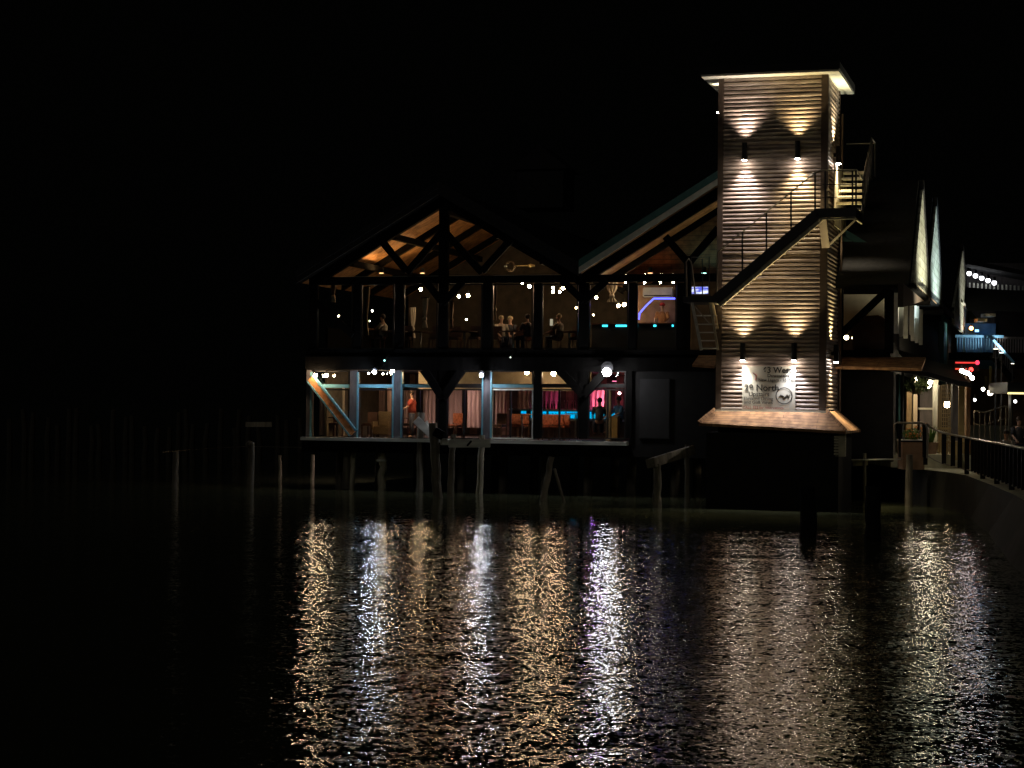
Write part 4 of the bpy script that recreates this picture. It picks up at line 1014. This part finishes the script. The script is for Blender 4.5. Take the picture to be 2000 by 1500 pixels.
person("broad shouldered diner in black at the right edge of the fourth upper bay", at_floor(1030, 1.4, zU), B.yaw + 2.2, 'sit', 'shirt_d')
person("person in a pale top seated beside a lit menu board, fifth upper bay", at_floor(1092, 1.5, zU), B.yaw + 1.8, 'sit', 'shirt_w', 'hair_l', arms=((-.4, .2), (-.38, .15)))
person("bartender with red cap and orange striped shirt behind the upper bar", at_floor(1293, 4.2, zU + .12), B.yaw, 'stand', 'shirt_o', 'cap_only', 'cap')
person("standing person in a red top under the slanted lamp, third lower window", at_floor(806, 2.2, zF), B.yaw + 1.2, 'stand', 'shirt_r')
person("person in a cyan lit shirt sitting at the far right of the lower bar", at_floor(1210, 3.2, zF + .25), B.yaw + .8, 'sit', 'blue')
person("person in black at the bar, seen in front of the cyan panel's right end", at_floor(1172, 3.0, zF + .2), B.yaw + 2.8, 'sit', 'shirt_d')
person("person in dark clothes with folded arms near the canopy stand on the walkway", Vector(atY(1990, 800, 60).xy.to_3d()) + Vector((0, 0, ZW)), 0, 'stand', 'shirt_d')
person("person in black seated by the folded chairs on the walkway", Vector(atY(1966, 800, 58).xy.to_3d()) + Vector((0, 0, ZW)), .5, 'sit', 'shirt_w')

# ================================================================ INTERIOR upper
for px0, px1, yt, yb, v, lab in ((646, 656, 555, 590, .9, "short pale tied curtain in the leftmost upper window"), (708, 722, 560, 655, .7, "tall tied sheer curtain left in the second upper window"), (824, 836, 582, 640, 1.2, "slim pale curtain panel in the third upper window"),
        (878, 886, 590, 640, .9, "narrow golden curtain beside the king post"), (800, 812, 600, 660, 3.0, "dim curtain deep in the third upper window"), (964, 971, 556, 625, .5, "thin curtain edge at the left of the fourth upper bay")):
    curtain(px0, px1, yt, yb, v, lab, 'curtain', tie=.45, amp=.03)
curtain(1184, 1206, 550, 590, 2.4, "white drape hanging in a V beneath the upper bar lights", 'curtain', tie=.3, amp=.03)
# upper bar
a = B.P(1150, 660, 3.4); b = B.P(1330, 660, 3.4)
ub = thing("upper_bar", "dark upper storey bar with short cyan light strips along its front", "bar counter", B.W(a.x, 3.4, zU), B.yaw); BW = b.x - a.x; zc = 1.08
MB().box((.1, .05, 0), (BW, .6, zc)).build("body", 'black', ub); MB().box((0, -.08, zc + .001), (BW + .05, .7, zc + .05)).build("counter_top", 'chairwood', ub)
zs_ = B.P(1200, 637, 3.38).z - zU
for px0, px1 in ((1176, 1186), (1202, 1226), (1241, 1245), (1276, 1281), (1312, 1315)):
    x0 = B.P(px0, 637, 3.38).x - a.x; x1 = B.P(px1, 637, 3.38).x - a.x; MB().box((x0, .01, zs_ - .02), (x1, .048, zs_ + .05)).build("light_strip", glow("cyan_strip", (.05, .75, 1), 3), ub)
nl = thing("neon_light_line", "bright blue neon tube line bending over the upper bar, around the bartender", "neon light", B.W(0, 4.6, 0), B.yaw)
MB().tube([B.P(x, y, 4.6) - Vector((0, 4.6, 0)) for x, y in ((1248, 624), (1249, 612), (1262, 597), (1277, 583), (1322, 583))], .028, 6).build("tube", glow("neon_blue", (.08, .1, 1), 5), nl)
MB().tube([B.P(x, y, 4.66) - Vector((0, 4.6, 0)) for x, y in ((1248, 624), (1249, 612), (1262, 597), (1277, 583), (1322, 583))], .03, 6).build("channel", 'black', nl)
a = B.P(1255, 580, 5.0); b = B.P(1314, 561, 5.0)
ac = thing("air_conditioner", "wide white wall air conditioner above the blue neon line", "air conditioner", B.W(a.x, 5.0, a.z), B.yaw); W_ = b.x - a.x; H_ = b.z - a.z
MB().box((0, 0, 0), (W_, .22, H_)).build("casing", 'white', ac, bevel=.03); MB().box((.06, -.012, .03), (W_ - .06, -.001, .07)).build("vent_slot", 'black', ac)
bpart(MB().box((B.P(1243, 600, 5.3).x, 5.25, zU), (B.P(1325, 600, 5.3).x, 5.4, zE)), "bar_back_wall", 'brick')
sb = thing("menu_board", "narrow lit white board beside the seated person, fifth upper bay", "menu board", at_floor(1076, 2.2, B.P(1076, 660, 2.2).z), B.yaw)
MB().box((-.05, 0, 0), (.05, .04, .7)).build("board", glow("lit_board", (1, .85, .6), .45), sb); MB().box((-.07, .041, -.02), (.07, .07, .72)).build("frame", 'black', sb)
for px, v, lab in ((768, 1.2, "dark round table of the leaning diner, upper storey"), (905, 1.4, "dark table with plates under the warm bulb pair"), (820, 1.8, "dark table with a candle in the third upper window"), (1000, 1.3, "round table of the fourth upper bay"), (1110, 1.6, "small table beside the lit menu board")):
    table(px, v, zU, lab, .5)
    q = thing("plate", "white plate on the " + lab, "plate", at_floor(px - 4, v - .15, zU + .741), B.yaw); MB().tube([(0, 0, 0), (0, 0, .015)], [.08, .12], 14).build("dish", 'white', q)
for i, (px, v) in enumerate(((735, 1.2), (790, 1.4), (850, 1.2), (885, 1.9), (925, 1.3), (965, 1.8), (1015, 2.0), (1080, 1.3), (1125, 2.0))):
    chair(px, v, zU, "dark dining chair with its back to the upper window, " + ("second", "third", "third", "king post", "king post", "fourth", "fourth", "fifth", "fifth")[i] + " bay, " + ("nearer the curtain", "left", "right by the post", "left", "right", "far left", "behind the round table", "left of the board", "far right")[i], 'chairwood', 0, "chairs in the upper room")
# wall ornaments on the gable back: buoy ring and paddle
t = thing("wall_ring", "pale life ring hung high inside the left gable's right corner", "life ring", B.W(*B.P(996, 520, 3.0)), B.yaw)
MB().tube([(.17 * math.cos(k * math.pi / 8), 0, .17 * math.sin(k * math.pi / 8)) for k in range(17)], .05, 8).build("ring", 'rattan', t); MB().bar((-.22, .01, .0), (-.12, .01, .0), .05, .12).build("strap", 'white', t)
A_ = B.P(1006, 519, 3.0); B_ = B.P(1044, 518, 3.0); t = thing("wooden_paddle", "pale wooden paddle hung level beside the life ring in the gable", "paddle", B.W(*A_), B.yaw); L_ = B_.x - A_.x
MB().tube([(0, 0, 0), (L_ * .65, 0, 0)], .018, 8).build("shaft", 'bench', t); MB().tube([(L_ * .65, 0, 0), (L_ * .8, 0, 0), (L_, 0, 0)], [.02, .07, .03], 8).build("blade", 'bench', t)

# corner room right of the tower
a = B.P(1648, 575, 3.5); b = B.P(1726, 640, 3.5)
bpart(MB().box((a.x, 3.5, b.z), (b.x, 3.6, a.z)), "inner_panel", 'cream')
bench_ = thing("draped_piano", "large dark draped shape standing in the corner room right of the tower", "draped piano", at_floor(1700, 1.8, zU), B.yaw)
MB().prism([(-.6, 0), (.7, 0), (.7, 1.0), (.35, 1.3), (-.35, 1.25), (-.6, .9)], -.4, .4).build("cover", 'chairwood', bench_, bevel=.05); MB().box((-.5, -.45, .0), (.6, .45, .12)).build("foot", 'black', bench_)

# ================================================================ RIGHT: entrance porch
def RP(px, py, Y): return atY(px, py, Y)
YP = 63.0
# porch floor + roof edge
po = thing("entrance_porch", "lit entrance porch with pale columns under the sagging shingle roof, right of the tower", "porch", (0, 0, 0))
pa = RP(1740, 892, YP); pb = RP(1900, 892, YP)
MB().box((pa.x, YP, ZW), (pb.x, YP + 10, ZW + .45)).build("porch_floor", 'paving', po)
for px0, px1, y0, y1, dy, m in ((1737, 1742, 755, 880, .3, 'post_grey'), (1745, 1750, 730, 880, .6, 'post_grey'), (1754, 1759, 730, 870, 1.0, 'deep_teal'), (1762, 1766, 725, 870, 1.4, 'post_grey'), (1770, 1781, 765, 860, 4.0, 'tan'), (1783, 1792, 765, 858, 4.4, 'cream'),
                              (1824, 1833, 742, 840, 3.6, 'white'), (1834, 1838, 752, 850, 1.5, 'tan'), (1860, 1872, 740, 850, 1.2, 'post_grey'), (1872, 1884, 725, 850, 1.6, 'bench'), (1887, 1896, 728, 850, 2.0, 'brick')):
    A_ = RP(px0, y1, YP + dy); B_ = RP(px1, y0, YP + dy); MB().box((A_.x, YP + dy, ZW + .45), (B_.x, YP + dy + .25, B_.z)).build("column", m, po)
A_ = RP(1796, 850, YP + 6); B_ = RP(1832, 742, YP + 6)
MB().box((A_.x, YP + 6, ZW + .45), (B_.x, YP + 6.1, B_.z)).build("back_wall", 'post_grey', po)
MB().box((RP(1794, 800, YP + 5.8).x, YP + 5.8, RP(1794, 800, YP + 5.8).z), (RP(1836, 800, YP + 5.8).x, YP + 5.9, RP(1794, 796, YP + 5.8).z)).build("shelf", 'white', po)
rA = RP(1790, 740, YP - .6); rB = RP(1870, 762, YP - .6); 
rt = MB(); pts = [RP(px, py, YP - .8) for px, py in ((1630, 716), (1700, 718), (1760, 722), (1815, 732), (1870, 748), (1895, 752))]
for a_, b_ in zip(pts[:-1], pts[1:]): rt.bar(a_, b_, .16, .12)
rt.build("eave_board", 'timber', po)
rr_ = [RP(px, py, YP - .7) for px, py in ((1800, 728), (1898, 752))]; 
MB().add([rr_[0], rr_[1], rr_[1] + Vector((.3, 4, .7)), rr_[0] + Vector((0, 4, .9)), rr_[0] + Vector((0, 0, -.08)), rr_[1] + Vector((0, 0, -.08)), rr_[1] + Vector((.3, 4, .62)), rr_[0] + Vector((0, 4, .82))],
         [(0, 1, 2, 3), (7, 6, 5, 4), (0, 4, 5, 1), (1, 5, 6, 2), (2, 6, 7, 3), (3, 7, 4, 0)]).build("porch_roof", 'concrete', po)
# lattice gate
A_ = RP(1839, 850, YP + 1.0); B_ = RP(1856, 752, YP + 1.0)
lg = thing("lattice_gate", "glowing wooden lattice gate between the porch columns", "gate", (A_.x, YP + 1.0, ZW + .45)); W_ = B_.x - A_.x; H_ = B_.z - ZW - .45
f = MB(); 
for k in range(5): f.bar((W_ * k / 4, 0, 0), (W_ * k / 4, 0, H_), .035, .03)
for k in range(18): f.bar((0, .03, H_ * k / 17), (W_, .03, H_ * k / 17), .03, .02)
f.build("lattice", 'tan', lg); MB().box((-.03, -.03, H_ * .36), (W_ + .03, .05, H_ * .36 + .06)).build("rail", 'bench', lg)
bulb_thing(RP(1850, 790, YP + 4.0), "warm lamp behind the lattice gate", (1, .75, .45), .12, 90, "porch_lamp", up=1.0)
bulb_thing(RP(1817, 746, YP - .35), "bright lamp added under the porch eave in front of the pale door", (1, .85, .6), .07, 70, "porch_lamp")  # added lamp: brightens the column fronts, plants and paving
bulb_thing(RP(1812, 752, YP + 3.0), "warm lamp under the porch ceiling behind the hanging basket", (1, .82, .55), .12, 80, "porch_lamp")
# greenery
def leafball(mb, c, r_, n, size, sq=(1, 1, 1), rnd=random.Random(5), droop=0):
    for _ in range(n):
        d = Vector((rnd.gauss(0, 1), rnd.gauss(0, 1), rnd.gauss(0, 1))).normalized() * r_ * rnd.uniform(.35, 1.0)
        p = Vector(c) + Vector((d.x * sq[0], d.y * sq[1], d.z * sq[2]))
        a_ = Vector((rnd.gauss(0, 1), rnd.gauss(0, 1), rnd.gauss(0, 1) - droop)).normalized(); b_ = a_.cross(Vector((rnd.gauss(0, 1), rnd.gauss(0, 1), rnd.gauss(0, 1)))).normalized()
        s_ = size * rnd.uniform(.6, 1.4); mb.add([p - a_ * s_, p + b_ * s_ * .35, p + a_ * s_, p - b_ * s_ * .35], [(0, 1, 2, 3)])
loc = RP(1792, 752, YP + .5); hb = thing("hanging_basket", "bushy hanging basket of dark foliage above the entrance", "hanging plant", loc)
f = MB(); leafball(f, (0, 0, 0), .42, 420, .09, (1.25, 1, .75)); f.build("foliage", 'leaf_dark', hb); MB().tube([(0, 0, -.3), (0, 0, -.12)], [.12, .24], 12).build("pot", 'rattan', hb); MB().bar((0, 0, .1), (0, 0, .8), .015, .015).build("chain", 'metal', hb)
loc = RP(1820, 842, YP + 1.0); sp_ = thing("spiky_plant", "bright green spiky plant in front of the porch window", "potted plant", Vector((loc.x, loc.y, ZW + .45)))
f = MB(); rn = random.Random(9)
for k in range(46):
    a_ = rn.uniform(0, 6.28); r_ = rn.uniform(.15, .5); h_ = rn.uniform(.5, 1.05); p = Vector((math.cos(a_) * r_, math.sin(a_) * r_, h_)); md = Vector((p.x * .35, p.y * .35, h_ * .65)); s_ = Vector((-math.sin(a_), math.cos(a_), 0)) * .025
    f.add([(-s_.x, -s_.y, .35), (s_.x, s_.y, .35), md + s_, p, md - s_], [(0, 1, 2, 4), (4, 2, 3)])
f.build("foliage", 'leaf', sp_); MB().tube([(0, 0, 0), (0, 0, .4)], [.16, .24], 14).build("pot", 'brick', sp_)
A_ = RP(1763, 900, 61.0); B_ = RP(1806, 862, 61.0)
plr = thing("brick_planter", "brown masonry planter with orange flowers and leaves behind the guard rail", "planter", (A_.x, 61.0, ZW)); W_ = B_.x - A_.x; H_ = B_.z - ZW
MB().box((0, 0, 0), (W_, .8, H_)).build("box", 'brick', plr); MB().box((-.03, -.03, H_ + .001), (W_ + .03, .83, H_ + .05)).build("coping", 'plank', plr)
f = MB(); leafball(f, (W_ * .55, .4, H_ + .22), .3, 260, .06, (1.1, 1, .8)); f.build("foliage", 'leaf', plr)
f = MB(); rn = random.Random(4)
for k in range(34): f.ball((W_ * rn.uniform(.2, 1), rn.uniform(.05, .4), H_ + rn.uniform(.1, .5)), .03, 6, 4)
f.build("blossoms", 'flower', plr)
bd = thing("crate_seat", "tilted small orange wooden crate behind the planter", "crate", (A_.x + .25, 61.9, ZW + .45)); 
MB().bar((0, 0, .05), (.35, 0, .5), .32, .3).build("box", 'bench', bd); MB().bar((.02, -.16, .1), (.33, -.16, .48), .05, .012).build("slat", 'tan', bd)
# golden bench end
A_ = RP(1858, 850, YP - 1.0); B_ = RP(1890, 826, YP - 1.0); be = thing("wooden_bench", "golden wooden bench end standing at the porch right of the lattice gate", "bench", (A_.x, YP - 1.0, ZW + .3)); W_ = B_.x - A_.x
MB().box((0, 0, .55), (W_, 1.1, .63)).build("seat", 'bench', be, bevel=.015); MB().box((0, 0, 0), (W_ * .55, .08, .549)).build("side_panel", 'bench', be); MB().box((W_ - .1, 0, 0), (W_, .08, .549)).build("leg", 'bench', be)
MB().box((W_ - .1, 1.0, 0), (W_, 1.08, .549)).build("leg", 'bench', be); MB().box((0, 1.0, 0), (.1, 1.08, .549)).build("leg", 'bench', be)
# folded chairs and low fence at the far right
def arch_chair(px, py, Y, lab):
    loc = RP(px, py, Y); t = thing("metal_chair", lab, "chair", Vector((loc.x, loc.y, ZW)), 0, None)
    MB().tube([(-.2, 0, 0), (-.22, .02, .7), (-.12, .06, 1.0), (.05, .06, 1.05), (.2, .02, .8), (.2, 0, 0)], .02, 6).build("frame", 'pale_rail', t)
    for x in (-.1, 0, .1): MB().bar((x, .03, .45), (x, .05, 1.0), .015, .015).build("back_rod", 'pale_rail', t)
    MB().box((-.2, -.4, .43), (.2, 0, .46)).build("seat", 'metal', t)
    for x in (-.18, .18): MB().bar((x, -.38, 0), (x, -.38, .43), .025, .025).build("leg", 'pale_rail', t)
arch_chair(1924, 850, 57, "rounded wire back metal chair by the walkway railing"); arch_chair(1934, 850, 56, "taller pointed back metal chair right of the rounded one")
lf = thing("low_metal_fence", "thin grey metal fence dipping in the middle behind the metal chairs", "fence", (0, 0, 0))
pts = [RP(px, py, 66) for px, py in ((1903, 802), (1925, 805), (1945, 798), (1963, 793), (1975, 796))]
MB().tube(pts, .03, 6).build("top_rail", 'pale_rail', lf); MB().tube([p - Vector((0, 0, .45)) for p in pts], .02, 6).build("mid_rail", 'pale_rail', lf)
for k in range(8): p = along(pts, k / 7); MB().bar((p.x, p.y, ZW), p, .035, .035).build("baluster", 'pale_rail', lf)
# canopy stand with lit edge
ks = thing("canopy_stand", "black canopy stand with a glowing yellow light strip along its edge, at the right edge", "stand", Vector((RP(1998, 800, 59).x, 59, ZW)))
z_ = RP(1968, 768, 59).z - ZW; xl = RP(1966, 768, 59).x - ks.location.x
MB().box((xl, -.1, z_), (2.6, 2.2, z_ + .35)).build("canopy", 'black', ks); MB().box((xl, -.13, z_ - .03), (2.6, -.105, z_ + .03)).build("light_strip", glow("strip_yellow", (1, .85, .35), 1.6), ks)
for x in (xl + .1, 2.4): MB().bar((x, 0, 0), (x, 0, z_), .07, .07).build("pole", 'pale_rail', ks)
MB().box((xl + .8, .2, 0), (2.4, 1.4, 1.1)).build("counter", 'black', ks, bevel=.05)
# warm lantern light, red neon and bright bulbs
def small_light(px, py, Y, lab, col, r_, S, name="string_bulb", cat="lamp", group=None):
    t = thing(name, lab, cat, RP(px, py, Y), 0, group); MB().ball((0, 0, 0), r_, 8, 6).build("bulb", glow("bulb_glow", col, S), t); MB().tube([(0, 0, r_ * .8), (0, 0, r_ + .1)], r_ * .4, 6).build("socket", 'black', t)
for i, (px, py) in enumerate(((1878, 724), (1884, 727), (1890, 729), (1896, 733), (1899, 738))):
    small_light(px, py, 61 - i * .3, "bright white bulb in the short string under the red neon, " + ("first from the column", "second", "middle one", "fourth", "lowest at the end")[i], (1, .93, .85), .07, 32, group=None)
nr = thing("red_neon_sign", "two red neon strokes above the white bulbs, right of the porch", "neon sign", RP(1880, 715, 65))
MB().tube([(-.25, 0, .12), (.55, 0, .12)], .03, 6).build("tube", glow("neon_red", (1, .06, .05), 1), nr); MB().tube([(-.25, 0, -.1), (.3, 0, -.1)], .03, 6).build("tube", glow("neon_red", (1, .1, .05), 1), nr)
MB().ball((.3, 0, -.12), .08, 8, 6).build("bulb", glow("neon_red", (1, .05, .04), 5), nr); MB().ball((.52, 0, .13), .08, 8, 6).build("bulb", glow("neon_red", (1, .05, .1), 2), nr); MB().box((-.3, .05, -.2), (.6, .08, .2)).build("backing", 'black', nr)
small_light(1920, 760, 72, "white lantern under the stairs of the blue lit house, left one", (1, .95, .85), .07, 30, "lantern"); small_light(1934, 767, 70, "white lantern with a soft halo on the wall under the blue lit house", (1, .9, .75), .11, 18, "lantern")
small_light(1904, 781, 62, "small white marker light left of the low fence", (1, 1, 1), .05, 8, "marker_light"); small_light(1983, 784, 58.5, "small white light under the lit canopy edge", (1, 1, .95), .05, 8, "marker_light")

# ================================================================ BLUE LIT HOUSE behind, far right
YH = 95.0
bh_ = thing("blue_porch_house", "two storey blue lit house with a railed balcony and outside stair, far right", "house", (0, 0, 0))
def bb(px0, py0, px1, py1, y0, d, name, m, parent=bh_):
    A_ = RP(px0, py1, YH + y0); B_ = RP(px1, py0, YH + y0); return MB().box((A_.x, YH + y0, A_.z), (B_.x, YH + y0 + d, B_.z)).build(name, m, parent)
bb(1872, 632, 1945, 720, 3, .3, "wall", 'blue'); bb(1945, 600, 2080, 720, 3.2, .3, "wall", 'base'); bb(1880, 638, 1885, 690, 1, .2, "post", 'white'); bb(1868, 690, 2100, 700, -.2, 3, "balcony_floor", 'timber')
bb(1925, 612, 1945, 618, 1.5, 1, "awning", 'cream'); bb(1910, 622, 1928, 628, 1.2, .8, "awning", 'tan')
bb(1866, 655, 1960, 659, 0, .12, "balcony_rail", 'blue'); bb(1960, 659, 2080, 662, 0, .12, "balcony_rail", 'post_grey')
for k in range(38):
    px = 1869 + k * 5.2; bb(px, 660, px + 2.0, 690, .02, .08, "baluster", 'blue' if px < 1940 else 'post_grey')
for k in range(9):
    px = 1943 + k * 4; bb(px, 668 + k * 4.5, px + 1.6, 694 + k * 4.5, -.5, .08, "stair_baluster", 'post_grey')
MB().bar(RP(1940, 664, YH - .5), RP(1980, 708, YH - .5), .12, .08).build("stair_rail", 'blue', bh_); MB().bar(RP(1938, 694, YH - .5), RP(1978, 742, YH - .5), .3, .1).build("stair_stringer", 'timber', bh_)
for px, y0, y1 in ((1925, 735, 755), (1934, 715, 760)): bb(px, y0, px + 3.2, y1, -1, .2, "stair_post", 'bench')
bb(1868, 700, 2100, 830, 4, .3, "lower_wall", 'brick')
MB().add([RP(1866, 560, YH + 3), RP(2100, 575, YH + 3), RP(2100, 612, YH + 1), RP(1890, 606, YH + 1)], [(0, 1, 2, 3)]).build("porch_roof_sheet", 'roof', bh_)
small_light(1897, 641, YH + 1.5, "orange glowing lantern on the balcony of the blue lit house", (1, .4, .1), .1, 25, "lantern"); 
bl = thing("blue_floodlight", "blue light washing the balcony rail of the blue lit house", "floodlight", RP(1908, 646, YH + 2.2))
MB().box((-.12, 0, -.08), (.12, .12, .08)).build("housing", 'black', bl); MB().box((-.1, -.012, -.06), (.1, -.002, .06)).build("lens", glow("blue_lens", (.2, .5, 1), 4), bl)
d = bpy.data.lights.new("blue_beam", 'POINT'); d.energy = 9; d.color = (.25, .55, 1); d.shadow_soft_size = .1; o = bpy.data.objects.new("blue_beam", d); C.objects.link(o); o.parent = bl; o.location = (0, -.3, 0)
# gable lights of the hall behind
hl = thing("far_hall", "far dark hall with five bright downlights under its eave and slatted wall", "hall", (0, 0, 0)); YB = 125.0
def hb2(px0, py0, px1, py1, y0, d_, name, m):
    A_ = RP(px0, py1, YB + y0); B_ = RP(px1, py0, YB + y0); return MB().box((A_.x, YB + y0, A_.z), (B_.x, YB + y0 + d_, B_.z)).build(name, m, hl)
hb2(1885, 515, 2100, 640, 3, .3, "wall", 'post_grey'); MB().bar(RP(1880, 515, YB), RP(2110, 560, YB), .3, 3.2).build("eave", 'roof', hl)
for k in range(22): px = 1893 + k * 8; hb2(px, 552 + k * .5, px + 2.5, 568, 1.5, .2, "slat", 'white')
hb2(1888, 568, 2100, 572, 1.4, .4, "ledge", 'post_grey')
for i in range(5):
    px, py = 1893 + i * 12.2, 534 + i * 4.6; t = thing("eave_downlight", "bright white downlight under the far hall's eave, " + ("leftmost", "second from the left", "middle one", "fourth from the left", "rightmost")[i] + " of five", "downlight", RP(px, py, YB + .6))
    MB().ball((0, 0, 0), .17, 8, 6).build("bulb", glow("hall_glow", (.95, .97, 1), 5), t); MB().tube([(0, 0, .12), (0, 0, .4)], [.14, .1], 8).build("can", 'black', t)

# lamps inferred from the lit cross gables; their thin poles are added
def foot_lamp(px, py, u, lab, col, e, name="gable_lamp", tilt=-40):
    p = Vector((us + u, px, py)); t = thing(name, lab, "wall lamp", B.W(*p), B.yaw); MB().tube([(0, 0, -.15), (0, 0, .15)], .09, 10).build("shade", 'black', t); MB().bar((0, 0, -.1), (0, 0, ZW - py), .06, .06).build("pole", 'black', t) if u > 1 else MB().bar((0, 0, 0), (.05 - u, 0, -.1), .05, .05).build("arm", 'black', t)
    MB().tube([(0, 0, .152), (0, 0, .17)], .08, 10).build("lens", glow("gable_lens", col, 5), t)
    d = bpy.data.lights.new("gable_beam", 'SPOT'); d.energy = e; d.color = col; d.spot_size = R(96); d.spot_blend = .8; d.shadow_soft_size = .08; o = bpy.data.objects.new("gable_beam", d); C.objects.link(o); o.parent = t; o.location = (0, 0, .22); o.rotation_euler = (math.pi, R(tilt), 0)
foot_lamp((g1[0].y + g1[1].y) / 2, g1[2] - 2.2, 3.4, "floodlight on an added thin pole aimed at the nearest white cross gable", (1, .95, .72), 2000, tilt=-32)
foot_lamp((g2[0].y + g2[1].y) / 2, g2[2] - 2.2, 3.4, "floodlight on an added thin pole aimed at the middle white cross gable", (.75, .95, 1), 2000, tilt=-32)
foot_lamp((g3[0].y + g3[1].y) / 2, g3[2] - 2.6, 3.4, "floodlight on an added thin pole aimed at the farthest white cross gable", (1, .97, .85), 900, tilt=-32)
pl_ = B.S(1856, 600, us); foot_lamp(pl_.y, pl_.z - .6, .7, "white soffit lamp over the glittering lattice column", (1, .95, .85), 50)
